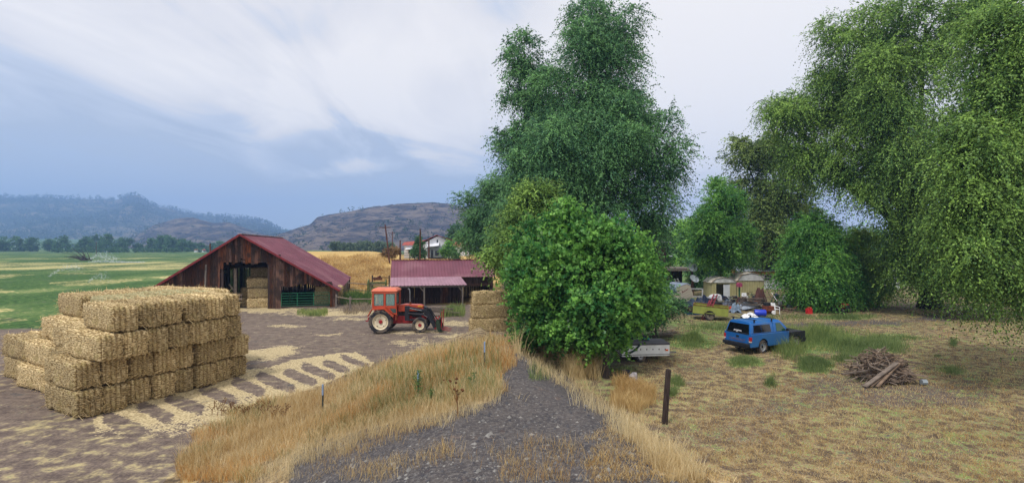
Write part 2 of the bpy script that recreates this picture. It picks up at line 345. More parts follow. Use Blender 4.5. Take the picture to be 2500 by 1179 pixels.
bg2 = tn(.07, 7, (1, .5, 1), 0, .65); fine = tn(14, 7, (1, 1, 1)); mid = tn(2.2, 7); big = tn(.35, 5); trk = tn(1.6, 5, (.25, 2.2, 1), 14); vf = tn(45, 4)
att = {}
for nm in ('maskA', 'maskB'):
    a = T.nodes.new('ShaderNodeAttribute'); a.attribute_name = nm; s = T.nodes.new('ShaderNodeSeparateColor'); T.links.new(a.outputs['Color'], s.inputs[0])
    att[nm] = (s.outputs[0], s.outputs[1], s.outputs[2], a.outputs['Alpha'])
def msk(m, nz, k=.9, lo=.35, hi=.6):
    return rng(mth('ADD', m, mth('MULTIPLY', mth('SUBTRACT', nz, .5, tree=T), k*2.4, tree=T), tree=T), lo, hi, tree=T)
def two(a, b, nz, lo=.38, hi=.62): return mixc(a, b, rng(nz, lo, hi, tree=T))
nz1 = mth('ADD', mth('MULTIPLY', fine, .5, tree=T), mth('MULTIPLY', mid, .5, tree=T), tree=T)
dirt = two(C(86, 75, 72), C(122, 108, 100), trk, .3, .7); dirt = mixc(dirt, two(C(78, 69, 67), C(146, 132, 116), nz1), .55)
straw = two(C(150, 134, 102), C(202, 186, 148), fine); dryc = two(two(C(84, 74, 62), C(120, 104, 82), mid), two(C(146, 124, 92), C(182, 162, 128), mid), nz1, .44, .62)
grn = two(C(62, 92, 50), C(120, 142, 82), nz1); darkc = two(C(74, 66, 64), C(122, 108, 98), nz1); gold = two(two(C(168, 138, 86), C(190, 160, 100), mid), C(200, 170, 108), fine)
fld = two(two(C(48, 74, 40), C(76, 108, 54), mid), two(C(84, 112, 62), C(112, 130, 78), mid), bg2, .44, .64); tanc = two(C(140, 146, 88), C(200, 184, 132), mid)
grav = two(two(C(58, 56, 60), C(84, 78, 76), mid), C(112, 107, 104), fine, .42, .68); grav = mixc(grav, two(C(70, 68, 70), C(150, 146, 142), vf, .5, .74), .35)
sA, gA, dA, yA = att['maskA']; oB, fB, tB, vB = att['maskB']
c = dirt
c = mixc(c, dryc, msk(yA, mid, .8, .2, .5)); c = mixc(c, gold, msk(oB, mid, .5)); c = mixc(c, fld, msk(fB, bg2, .3)); c = mixc(c, tanc, msk(tB, mth('ADD', mth('MULTIPLY', bg2, .6, tree=T), mth('MULTIPLY', mid, .4, tree=T), tree=T), 2.2, .25, .95))
c = mixc(c, darkc, msk(dA, mid, 1.1, .3, .75)); c = mixc(c, grn, msk(gA, nz1, 1.7, .35, .6)); c = mixc(c, straw, msk(sA, nz1, 1.5, .32, .62)); c = mixc(c, grav, msk(vB, mth('ADD', mth('MULTIPLY', mid, .5, tree=T), mth('MULTIPLY', big, .5, tree=T), tree=T), 1.8, .3, .65))
T.links.new(c, B.inputs['Base Color'])
bp = T.nodes.new('ShaderNodeBump'); bp.inputs['Strength'].default_value = .7; bp.inputs['Distance'].default_value = .06; T.links.new(nz1, bp.inputs['Height']); T.links.new(bp.outputs[0], B.inputs['Normal'])
me.materials.append(gm); o = bpy.data.objects.new('ground', me); COL.objects.link(o); tag(o, kind='structure')
# ------------------------------------------------------------------ hills
HM = {}
def hill(name, prof, d0, d1, base, c1, c2, c3, seed, rock=.5, gul=.12, tree_n=0, tree_s=3., treemat=None, dens=None, nu=420, nv=70, crest=1.25):
    xs = [p[0] for p in prof]; ys = [p[1] for p in prof]
    u = np.linspace(xs[0], xs[-1], nu); ridge = (HY-np.interp(u, xs, ys))/F*d1+CH
    v = np.linspace(0, 1.35, nv); P = np.zeros((nv, nu, 3), np.float32)
    sd = Vector((seed*13.7, seed*7.1, 0))
    for i, vv in enumerate(v):
        d = d0+(d1-d0)*vv; s = vv**crest if vv <= 1 else 1-(vv-1)*.9
        for j in range(nu):
            x = (u[j]-CX)/F*d
            n = mnoise.fractal(Vector((x, d, 0))*(3.2/(d1-d0))+sd, 1, 2.1, 5)
            g = abs(mnoise.noise(Vector((x*1.0, d*.28, 0))*(9/(d1-d0))+sd))
            bz = base[0]+(base[1]-base[0])*0; H = ridge[j]-bz
            z = bz+H*s+H*(n*.16-g*gul)*math.sin(min(vv, 1)*math.pi)*1.1+H*.03*n*(vv > .9)
            if rock and .55 < vv < 1.02:
                k = (vv+n*.05) % .2; z += H*.05*rock*(1 if k > .1 else 0)
            P[i, j] = (x, d, z if vv > 0 else min(z, base[0]-4))
    me = bpy.data.meshes.new(name); me.from_pydata(P.reshape(-1, 3).tolist(), [], [(i*nu+j, i*nu+j+1, (i+1)*nu+j+1, (i+1)*nu+j) for i in range(nv-1) for j in range(nu-1)])
    me.polygons.foreach_set('use_smooth', [True]*len(me.polygons))
    m = bpy.data.materials.new(name); m.use_nodes = True; t = m.node_tree; b = t.nodes['Principled BSDF']; b.inputs['Roughness'].default_value = 1; b.inputs['Specular IOR Level'].default_value = 0
    tx = t.nodes.new('ShaderNodeTexCoord'); k = 1/(d1-d0)
    def nn(s, st=(1, 1, 1), det=7):
        mp = t.nodes.new('ShaderNodeMapping'); mp.inputs['Scale'].default_value = st; t.links.new(tx.outputs['Object'], mp.inputs[0])
        n = t.nodes.new('ShaderNodeTexNoise'); n.inputs['Scale'].default_value = s*k; n.inputs['Detail'].default_value = det; n.inputs['Roughness'].default_value = .68; t.links.new(mp.outputs[0], n.inputs['Vector']); return n.outputs[0]
    def mc(a, bb, f):
        x = t.nodes.new('ShaderNodeMix'); x.data_type = 'RGBA'; t.links.new(f, x.inputs[0])
        for s_, v_ in ((6, a), (7, bb)):
            if isinstance(v_, tuple): x.inputs[s_].default_value = v_
            else: t.links.new(v_, x.inputs[s_])
        return x.outputs[2]
    cc = mc(c1, c2, rng(nn(7, (1, 1, 4)), .42, .58, tree=t)); cc = mc(cc, c3, rng(nn(22, (1, 1, 5)), .5, .6, tree=t))
    t.links.new(cc, b.inputs['Base Color']); bm = t.nodes.new('ShaderNodeBump'); bm.inputs['Distance'].default_value = (d1-d0)*.02; t.links.new(nn(30), bm.inputs['Height']); t.links.new(bm.outputs[0], b.inputs['Normal'])
    me.materials.append(m); o = bpy.data.objects.new(name, me); COL.objects.link(o); tag(o, kind='structure')
    HM[name] = P
    if tree_n:
        vi = RNG.integers(2, int(nv/1.35)+1, tree_n*4); ui = RNG.integers(0, nu-1, tree_n*4)
        wv = np.array([mnoise.noise(Vector(P[a, b_])*(5*k)+sd) for a, b_ in zip(vi, ui)]); keep = wv+RNG.uniform(-.5, .5, len(wv))+(dens(vi/nv*1.35, ui/nu) if dens else 0) > .15
        pts = P[vi[keep], ui[keep]][:tree_n].astype(float); n = len(pts)
        pts[:, 0] += RNG.uniform(-1, 1, n)*(d1-d0)*.004; hs = tree_s*RNG.uniform(.5, 1.5, n)
        K = 9; c = np.repeat(pts, K, 0); s = np.repeat(hs, K); uv = RNG.normal(size=(n*K, 3)); uv /= np.linalg.norm(uv, axis=1)[:, None]
        ctr = c+uv*s[:, None]*np.array([.38, .38, .5])+np.array([0, 0, 1])*s[:, None]*.55
        foliage_quads(name+'_juniper', ctr, s*.42, treemat, np.repeat(RNG.uniform(0, 1, n), K), kind=('stuff', 'dark juniper and pine scattered over the '+dict(far_hills='far blue hills', near_hill='low hill behind the barn', rocky_hill='rocky hill right of the barn')[name], 'trees'))
def foliage_quads(name, ctr, s, mat, tint, parent=None, kind=None, hang=0., aspect=.6, axis=None, nrm=None):
    n = len(ctr); a = RNG.normal(size=(n, 3))
    if axis is not None: a = axis+a*.55
    a = a*1.; a[:, 2] = a[:, 2]*(1-hang)-hang*(2.0 if axis is None else .5); a /= np.linalg.norm(a, axis=1)[:, None]
    b = np.cross(a, RNG.normal(size=(n, 3))); b /= np.linalg.norm(b, axis=1)[:, None]+1e-9
    s = np.broadcast_to(s, (n,))[:, None]; a = a*s*.5; b = b*s*.5*aspect
    q = np.stack([ctr-a, ctr+b-a*.1, ctr+a, ctr-b-a*.1], 1)
    o = rawmesh(name, q.reshape(-1, 3), 4, mat, tint, parent)
    if nrm is not None: at_ = o.data.attributes.new('nrm', 'FLOAT_VECTOR', 'POINT'); at_.data.foreach_set('vector', np.repeat(nrm.astype(np.float32), 4, 0).ravel())
    if kind: tag(o, kind[1], kind[2], kind=kind[0])
    return o
jun = leafmat('juniper_far', C(34, 48, 34), C(60, 74, 46), .1)
PA = [(-250, 470), (0, 484), (117, 485), (200, 488), (285, 490), (315, 479), (340, 481), (380, 505), (440, 518), (500, 528), (560, 532), (620, 538), (655, 549), (680, 563), (720, 577), (900, 590)]
PB = [(140, 640), (230, 615), (320, 582), (350, 566), (375, 551), (430, 536), (470, 533), (520, 546), (560, 544), (590, 555), (640, 572), (700, 585), (800, 612), (900, 640)]
PC = [(560, 640), (620, 606), (680, 574), (730, 557), (757, 551), (775, 533), (800, 527), (860, 519), (900, 511), (960, 503), (1060, 499), (1100, 502), (1130, 510), (1200, 520), (1300, 545), (1400, 580), (1700, 604), (2200, 604), (2700, 604)]
hill('far_hills', PA, 1500, 2700, (20, 20), C(126, 114, 92), C(78, 80, 68), C(50, 56, 52), 1, .6, .10, 8000, 15, jun, lambda v, u: .35*(v > .25)-.1*(v < .25))
hill('near_hill', PB, 820, 1350, (2, 2), C(120, 108, 98), C(70, 64, 70), C(48, 46, 54), 2, .8, .16, 420, 8, jun, lambda v, u: .25*(v > .85)-.15)
hill('rocky_hill', PC, 560, 1000, (0, 0), C(122, 110, 102), C(70, 65, 71), C(46, 45, 54), 3, 1., .14, 800, 6.5, jun, lambda v, u: .1*(v > .8)-.05+.15*(v < .1))
# ------------------------------------------------------------------ trees
bark = pm('bark', C(84, 74, 66), .95, .45, 4, bump=.8, stretch=(3, 3, .5))
darkbark = pm('dark_bark', C(58, 50, 46), .95, .4, 4, bump=.8, stretch=(3, 3, .5))
LM = dict(
    elm=leafmat('elm_leaf', C(75, 115, 58), C(164, 202, 95), .25, nrm=True), elmdark=leafmat('elm_leaf_dark', C(60, 107, 76), C(130, 183, 106), .25, nrm=True),
    bush=leafmat('mulberry_leaf', C(59, 122, 64), C(148, 204, 92), .45, .4, nrm=True), lime=leafmat('lime_leaf', C(135, 191, 89), C(194, 240, 118), .45, nrm=True),
    olive=leafmat('olive_leaf', C(78, 107, 60), C(146, 169, 86), .25, nrm=True), willow=leafmat('willow_leaf', C(113, 157, 73), C(184, 212, 106), .5, nrm=True), weed=leafmat('weed_leaf', C(58, 96, 46), C(110, 136, 72)),
    far=leafmat('far_leaf', C(58, 96, 66), C(96, 136, 84)), teal=leafmat('grey_leaf', C(84, 106, 80), C(120, 138, 104)), twig=leafmat('dead_twig', C(110, 98, 84), C(168, 152, 130), .1))
def sprays(O, dirs, Ln, droop, M, ls, tint, gap=.0):
    """O origins, each a drooping twig with M leaves"""
    n = len(O); tt = np.tile(np.linspace(.08, 1, M), n); o = np.repeat(O, M, 0); d = np.repeat(dirs, M, 0); l = np.repeat(Ln, M)
    dr = np.repeat(droop, M); p = o+d*(tt*l)[:, None]; p[:, 2] -= (tt**2*l*dr); p += RNG.normal(size=p.shape)*(ls*.34)
    ax = d.copy(); ax[:, 2] -= 2*tt*dr; ax /= np.linalg.norm(ax, axis=1)[:, None]
    return p, np.repeat(tint, M), ax
def tree(name, label, cat, base, lobes, mat, n, ls, L_=1.2, droop=.5, M=14, trunk=.35, bk=None, group=None, fill=.5, limbs=True, up=.25, aspect=.45, hang=.35, trunk_top=None, sub=9, strand=True):
    """lobes: (px, py, radius in px, depth[, vertical stretch]); the crown's leaves hang on drooping twigs over noisy lobes"""
    base = Vector(base); root = thing(name, label, cat, base, 0, group); bv = np.array(base)
    Ls = []
    for l in lobes:
        c = np.array(at(l[0], l[1], l[3])); r = l[2]*l[3]/F; Ls.append((c, r, l[4] if len(l) > 4 else 1.))
    big_ = list(Ls); rk2 = np.random.default_rng(int(abs(base.x*97+base.y*31))+n)
    for c, r, v_ in big_:
        for _ in range(sub):
            dv = rk2.normal(size=3); dv /= np.linalg.norm(dv); dv[1] = -abs(dv[1]) if rk2.random() < .4 else dv[1]
            Ls.append((c+dv*r*rk2.uniform(.55, .95)*np.array([1, 1, v_]), r*rk2.uniform(.22, .44), rk2.uniform(.65, 1.0)))
    wt = np.array([(r**2.0)*(.55 if i < len(big_) else 3.0) for i, (_, r, _) in enumerate(Ls)]); wt /= wt.sum(); k = RNG.choice(len(Ls), n, p=wt)
    cen = np.array([l[0] for l in Ls])[k]; rad = np.array([l[1] for l in Ls])[k]; vs = np.array([l[2] for l in Ls])[k]
    u = RNG.normal(size=(n, 3)); u /= np.linalg.norm(u, axis=1)[:, None]
    u[:, 1] = np.where(RNG.random(n) < .3, -abs(u[:, 1]), u[:, 1])
    s = k*17.3; a = 3.1
    bump = .80+.17*(np.sin(u[:, 0]*a*2+s)*np.sin(u[:, 2]*a*2.3+s*2)+np.sin(u[:, 1]*a*2.6+s*3)*np.sin(u[:, 2]*a*4+s))+.12*np.sin(u[:, 0]*13+s)*np.sin(u[:, 2]*11+s*1.7)*np.sin(u[:, 1]*12)
    rr = np.where(RNG.random(n) < fill, RNG.uniform(.45, .95, n), RNG.uniform(.86, 1.05, n))
    O = cen+u*(rad*bump*rr)[:, None]*np.stack([np.ones(n), np.ones(n), vs], 1)
    cl = np.sin(O[:, 0]*1.9+s)*np.sin(O[:, 2]*2.3+s)*np.sin(O[:, 1]*1.7)           # clumps: leave gaps
    keep = (cl+RNG.normal(size=n)*.35 > -.28) & (O[:, 2] > Zf(O[:, 0], O[:, 1])+.25); O = O[keep]; u = u[keep]; rad = rad[keep]; cl = cl[keep]; m = len(O)
    d = u*.8+RNG.normal(size=(m, 3))*.32; d[:, 2] += up; d /= np.linalg.norm(d, axis=1)[:, None]
    nr_ = (O-cen[keep]); nr_ /= np.linalg.norm(nr_, axis=1)[:, None]+1e-6; nr_ = nr_+RNG.normal(size=nr_.shape)*.25; nr_[:, 2] += .3
    tint = np.clip(.42+.42*cl+RNG.normal(size=m)*.2+.20*np.sin(k[keep]*2.7), 0, 1)  # light and dark of the clumps put into the leaf tint, plus random variation
    P, T_, AX_ = sprays(O, d, L_*RNG.uniform(.5, 1.3, m), droop*RNG.uniform(.3, 1.4, m), M, ls, tint)
    T_ = np.clip(T_+RNG.normal(size=len(T_))*.1, 0, 1)
    foliage_quads('crown', P-bv, ls*1.18*RNG.uniform(.7, 1.4, len(P)), mat, T_, root, hang=hang, aspect=aspect, axis=AX_ if strand else None, nrm=np.repeat(nr_, M, 0))
    bk = bk or bark; top = Vector(trunk_top) if trunk_top else Vector(sum((l[0]*wt[i] for i, l in enumerate(Ls)), np.zeros(3)))
    top = top-base; mb = MB(); f = Vector((top.x*.35, top.y*.35, top.z*.55)); rv = random.Random(len(P))
    if trunk:
        pts = [Vector((0, 0, -.15)), Vector((f.x*.1, f.y*.1, f.z*.12)), Vector((f.x*.4+.1, f.y*.4, f.z*.5)), f, top]
        mb.tube(pts, [trunk*1.5, trunk*1.05, trunk*.85, trunk*.7, trunk*.22], 9)
        mb.build('trunk', bk, root, True)
    if limbs and trunk:
        lm = MB()
        for c, r, v_ in big_:
            c = Vector(c)-base
            q0 = f*rv.uniform(.7, 1.0); mdl = (q0+c)/2+Vector((rv.uniform(-.6, .6), rv.uniform(-.6, .6), rv.uniform(.2, 1.0)))
            lm.tube([q0, mdl, c], [trunk*.5, trunk*.32, trunk*.12], 6)
            for _ in range(5):
                e_ = Vector((rv.gauss(0, 1), rv.gauss(0, 1), rv.gauss(.2, .8))).normalized()*r*rv.uniform(.6, .95)
                st = mdl.lerp(c, rv.uniform(.3, 1)); lm.tube([st, st+e_*.5+Vector((0, 0, .15*r)), st+e_], [trunk*.17, trunk*.1, .015], 5)
        lm.build('limb', bk, root, True)
    return root
# left big elm, seen in both halves of the picture; its left side shades the barn yard
tree('elm_tree', 'tallest dark elm left of the strip of sky, rising behind the round leafy mulberry', 'tree', onG(1420, 46),
     [(1440, 215, 118, 45), (1465, 90, 100, 46), (1440, 150, 95, 45), (1400, 260, 70, 45), (1370, 340, 75, 44), (1460, 320, 100, 43), (1340, 460, 90, 42), (1520, 220, 60, 45), (1280, 430, 60, 42), (1590, 360, 88, 43), (1520, 330, 95, 42), (1400, 380, 110, 42), (1330, 400, 90, 41), (1490, 470, 110, 41), (1580, 500, 70, 43), (1390, 520, 100, 41), (1300, 520, 90, 42), (1560, 580, 70, 44), (1610, 430, 50, 43)],
     LM['elmdark'], 34000, .145, 1.6, .8, 15, .6)
tree('elm_tree', 'upright leafy elm at the edge of the barn yard, behind the right hand hay bales', 'tree', onG(1250, 68),
     [(1185, 520, 62, 66), (1160, 580, 46, 66), (1215, 600, 55, 66), (1240, 480, 70, 66), (1270, 590, 70, 62), (1300, 470, 70, 62), (1135, 490, 26, 66), (1290, 680, 60, 58), (1200, 470, 30, 66)],
     LM['elmdark'], 15000, .15, 1.3, .7, 15, .4)
tree('elm_tree', 'loose crowned elm at the top left of the junk yard, sky showing through it', 'tree', onG(1290, 52),
     [(1290, 215, 62, 50), (1330, 262, 30, 50), (1280, 130, 50, 50), (1310, 330, 55, 50), (1250, 350, 40, 50), (1340, 190, 22, 50)], LM['elmdark'], 4200, .18, 1.4, .7, 13, .35)
tree('mulberry_tree', 'round bright green mulberry with broad leaves in front of the tall elm', 'tree', onG(1470, 26),
     [(1440, 640, 105, 24), (1520, 650, 92, 24), (1400, 590, 80, 25), (1480, 590, 60, 25), (1360, 680, 92, 24), (1460, 740, 100, 23), (1530, 735, 62, 24), (1330, 590, 70, 26), (1400, 790, 55, 23), (1500, 800, 48, 23), (1560, 665, 36, 24), (1300, 680, 62, 25), (1310, 760, 52, 24), (1340, 790, 55, 25), (1305, 810, 38, 26), (1420, 830, 40, 24), (1300, 725, 46, 27)],
     LM['bush'], 16500, .13, .8, .35, 12, .0, limbs=False, up=.45, aspect=.75, hang=.15, fill=.3, sub=11, strand=False)
tree('ash_tree', 'mid green leafy ash rising behind the left shoulder of the mulberry', 'tree', onG(1300, 34), [(1310, 520, 62, 32), (1270, 560, 60, 32), (1350, 560, 60, 32), (1240, 620, 50, 32), (1300, 600, 70, 31), (1330, 480, 30, 32)], LM['elm'], 6500, .13, 1.0, .5, 14, .3)
tree('shrub', 'grey green shrub at the right edge of the mulberry, branches over the pale camper', 'shrub', onG(1600, 33),
     [(1600, 750, 45, 31), (1630, 730, 38, 31), (1570, 770, 42, 31), (1650, 750, 22, 31), (1600, 700, 35, 32)], LM['elmdark'], 2000, .09, .6, .35, 14, .08, aspect=.4)
tree('elm_tree', 'upright mid green elm behind the satellite dishes and the pale sheds', 'tree', onG(1755, 62),
     [(1752, 505, 50, 58), (1735, 570, 50, 56), (1775, 560, 52, 57), (1734, 620, 36, 57), (1790, 612, 42, 58), (1760, 622, 42, 57), (1716, 590, 22, 56), (1750, 466, 24, 58), (1785, 500, 26, 58), (1815, 640, 26, 60)],
     LM['bush'], 8000, .17, 1.4, .5, 15, .3, up=.35)
tree('elm_tree', 'dark elm with an open trunk between the upright green elm and the leaning giant', 'tree', onG(1880, 70),
     [(1870, 370, 48, 68), (1820, 390, 45, 68), (1890, 440, 60, 68), (1850, 490, 50, 68), (1900, 540, 62, 68), (1840, 570, 55, 68), (1890, 620, 55, 67), (1930, 500, 50, 68), (1800, 460, 26, 68)], LM['olive'], 9000, .22, 1.8, .7, 14, .45, bk=darkbark, fill=.6)
tree('shrub', 'dark bushy shrub between the pole shelter and the smaller tan shed', 'shrub', onG(1708, 66), [(1706, 655, 24, 65), (1718, 682, 22, 65), (1700, 690, 18, 65)], LM['elmdark'], 1500, .16, .8, .5, 12, .1)
tree('poplar_tree', 'pale lime green poplar far behind the satellite dishes', 'tree', onG(1660, 110),
     [(1665, 580, 36, 108, 1.2), (1645, 620, 36, 108), (1690, 600, 34, 108, 1.2), (1680, 560, 22, 108)], LM['lime'], 2600, .35, 1.8, .3, 12, .3)
tree('willow_tree', 'small drooping bright green willow in front of the mobile home', 'tree', onG(1990, 50),
     [(1960, 590, 50, 46), (1950, 660, 48, 45), (2000, 640, 58, 45), (1990, 570, 45, 46), (2030, 690, 52, 45), (1980, 700, 42, 44), (1930, 690, 26, 45)], LM['bush'], 8500, .15, 1.7, 1.0, 16, .22, hang=.6, up=.3, sub=11, fill=.35)
tree('willow_tree', 'pale yellow green willow drooping between the small willow and the great elm', 'tree', onG(2090, 52),
     [(2080, 610, 42, 48), (2100, 670, 46, 48), (2060, 650, 40, 48), (2130, 690, 32, 48), (2110, 720, 30, 48)], LM['willow'], 5000, .15, 1.5, 1.0, 16, .2, hang=.6)
tree('elm_tree', 'giant spreading elm over the right of the junk yard, its flared trunk on bare soil', 'tree', G(2272, 752),
     [(2020, 250, 62, 48), (1930, 300, 66, 47), (2060, 200, 70, 46), (2120, 290, 75, 43), (2030, 400, 58, 45), (1955, 395, 46, 46), (2150, 430, 80, 42), (2200, 210, 100, 40), (2100, 90, 80, 44), (2230, 380, 95, 40), (2300, 520, 90, 40), (2210, 575, 50, 42), (2330, 640, 85, 40), (2250, 660, 45, 41), (2260, 60, 90, 40), (2180, 640, 36, 42), (1890, 270, 30, 47), (2400, 600, 90, 42)],
     LM['elm'], 36000, .145, 1.8, .9, 15, .8, bk=darkbark, hang=.5, fill=.45, trunk_top=at(2200, 400, 43))
tree('elm_tree', 'dark elm leaning in from the right edge, its long twigs hanging close', 'tree', onG(2560, 24),
     [(2400, 260, 120, 21), (2370, 420, 110, 20), (2420, 560, 110, 20), (2340, 330, 70, 20), (2460, 400, 120, 21), (2440, 130, 120, 21), (2380, 640, 60, 19), (2470, 680, 70, 20), (2350, 520, 60, 20), (2520, 250, 120, 22)],
     LM['elm'], 20000, .088, 1.1, 1.1, 16, .4, bk=darkbark, hang=.6, fill=.5)
for i, (px, d, lobes_) in enumerate(((1960, 88, [(1960, 560, 60, 86), (1930, 620, 60, 86), (2000, 610, 50, 86)]), (2090, 92, [(2090, 600, 55, 90), (2060, 640, 50, 90), (2130, 650, 50, 90)]), (2200, 86, [(2190, 640, 55, 84), (2240, 660, 50, 84), (2160, 600, 40, 84)]), (2330, 90, [(2320, 640, 60, 88), (2380, 620, 60, 88), (2290, 670, 45, 88)]), (2450, 84, [(2440, 640, 70, 82), (2500, 600, 70, 82)]), (1720, 95, [(1735, 640, 36, 93), (1710, 660, 30, 93)]), (1570, 74, [(1560, 640, 50, 72), (1600, 600, 45, 72), (1520, 640, 50, 72)]))):
    tree('elm_tree', ['dark elm far behind the mobile home roof', 'dark elm far behind the drooping willows', 'dark elm in the back row left of the flared trunk', 'dark elm in the back row right of the flared trunk', 'dark elm in the back row at the right edge', 'small dark tree behind the upright green elm', 'dark elm in the back row behind the plank shack'][i], 'tree', onG(px, d), lobes_, LM['elmdark'], 2200, .34, 1.8, .5, 11, .3, sub=4)
mt = thing('tree_trunk', 'broken bare trunk standing under the mulberry beside the white tent trailer', 'trunk', G(1479, 922))
MB().tube([(0, 0, -.1), (.02, 0, .8), (0, .02, 2.2)], [.17, .14, .11], 10).build('stem', darkbark, mt, True)
mm = MB(); mm.tube([(0, 0, 0), (.1, 0, 1.2), (.3, .1, 2.6)], [.13, .1, .06], 7)
# hanging sprig in the right foreground is part of the leaning elm; small trees round the house
tree('fruit_tree', 'rounded green fruit tree right of the white farmhouse', 'tree', onG(1096, 92), [(1096, 608, 13, 92), (1086, 614, 9, 92), (1106, 614, 9, 92)], LM['bush'], 900, .25, .7, .3, 9, .12)
tree('spruce_tree', 'dark narrow conifer in front of the white farmhouse', 'tree', onG(1022, 90), [(1022, 592, 9, 90, 1.8), (1022, 608, 14, 90, 1.4), (1022, 618, 16, 90)], LM['far'], 900, .25, .6, .3, 9, .1)
tree('cottonwood_tree', 'hazy blue green cottonwood behind the white farmhouse', 'tree', onG(1118, 170), [(1116, 568, 20, 168), (1128, 580, 20, 168), (1104, 588, 14, 168)], LM['far'], 900, .6, 1.2, .3, 9, .2)
tree('shrub', 'low round shrub at the farmhouse porch', 'shrub', onG(1112, 88), [(1112, 627, 12, 88)], LM['far'], 220, .25, .4, .3, 8, 0, limbs=False)
tree('shrub', 'brown dried shrub at the top of the golden slope beside the fence', 'shrub', onG(955, 92), [(950, 618, 12, 90), (962, 616, 12, 90), (938, 622, 9, 90)], leafmat('brown_leaf', C(120, 96, 66), C(160, 132, 90), .1), 600, .25, .5, .2, 8, 0, limbs=False)
TW = ['numbered'+'']*0+[a for a in 'first second third fourth fifth sixth seventh eighth ninth tenth eleventh twelfth thirteenth fourteenth fifteenth sixteenth seventeenth eighteenth nineteenth twentieth twenty-first twenty-second twenty-third twenty-fourth twenty-fifth twenty-sixth twenty-seventh twenty-eighth twenty-ninth thirtieth'.split()]; TW = [a+' from the left' for a in TW]
far_trees = [(153, 596, 17, 500), (217, 600, 18, 480), (238, 592, 16, 520), (266, 600, 22, 470), (304, 598, 16, 500), (195, 606, 10, 520), (375, 600, 14, 520), (398, 596, 18, 500), (420, 602, 18, 480), (445, 600, 15, 490), (462, 604, 12, 500), (478, 606, 9, 500), (492, 607, 10, 500), (412, 588, 10, 540), (540, 604, 13, 500), (560, 606, 11, 510), (120, 600, 12, 520), (80, 598, 16, 500), (40, 600, 20, 500), (8, 600, 18, 500), (340, 607, 8, 510), (520, 607, 9, 505), (585, 607, 10, 515)]
lab = ['wide crowned cottonwood standing alone at the far left of the green field', 'cottonwood left of the lone wooden pole', 'taller cottonwood right behind the lone wooden pole', 'broad dark cottonwood right of the lone wooden pole', 'upright dark cottonwood, last of the group by the pole']
for i, (px, py, r, d) in enumerate(far_trees):
    tree('cottonwood_tree', lab[i] if i < 5 else 'blue green cottonwood %s in the tree line across the hay field' % TW[sorted(range(len(far_trees)), key=lambda q: far_trees[q][0]).index(i)], 'tree', onG(px, d), [(px, py-2, r, d), (px-r*.5, py+r*.2, r*.6, d), (px+r*.5, py+r*.2, r*.6, d), (px, py-r*.7, r*.5, d)], LM['far'], 420, 1.3, 2.2, .3, 8, .45, group='trees across the hay field', limbs=False, sub=3)
for i in range(12):
    px = 818+i*12.5+random.uniform(-3, 3); d = 260+random.uniform(-20, 20); r = random.uniform(7, 12)
    tree('russian_olive', 'grey green olive bush %s below the rocky hill' % TW[i], 'tree', onG(px, d), [(px, 607-r*.5, r, d), (px+5, 611, r*.8, d)], LM['teal'], 260, .8, 1.4, .3, 8, .25, group='grey green bushes below the rocky hill', limbs=False, sub=2)
for i in range(26):
    px = 130+i*18+random.uniform(-6, 6); d = 430
    tree('brush', 'low dark brush %s along the far edge of the field' % TW[i], 'brush', onG(px, d), [(px, 611, random.uniform(3, 6), d), (px+7, 612, 4, d)], LM['far'], 60, .9, 1., .2, 7, 0, group='brush along the far field edge', limbs=False, sub=0)
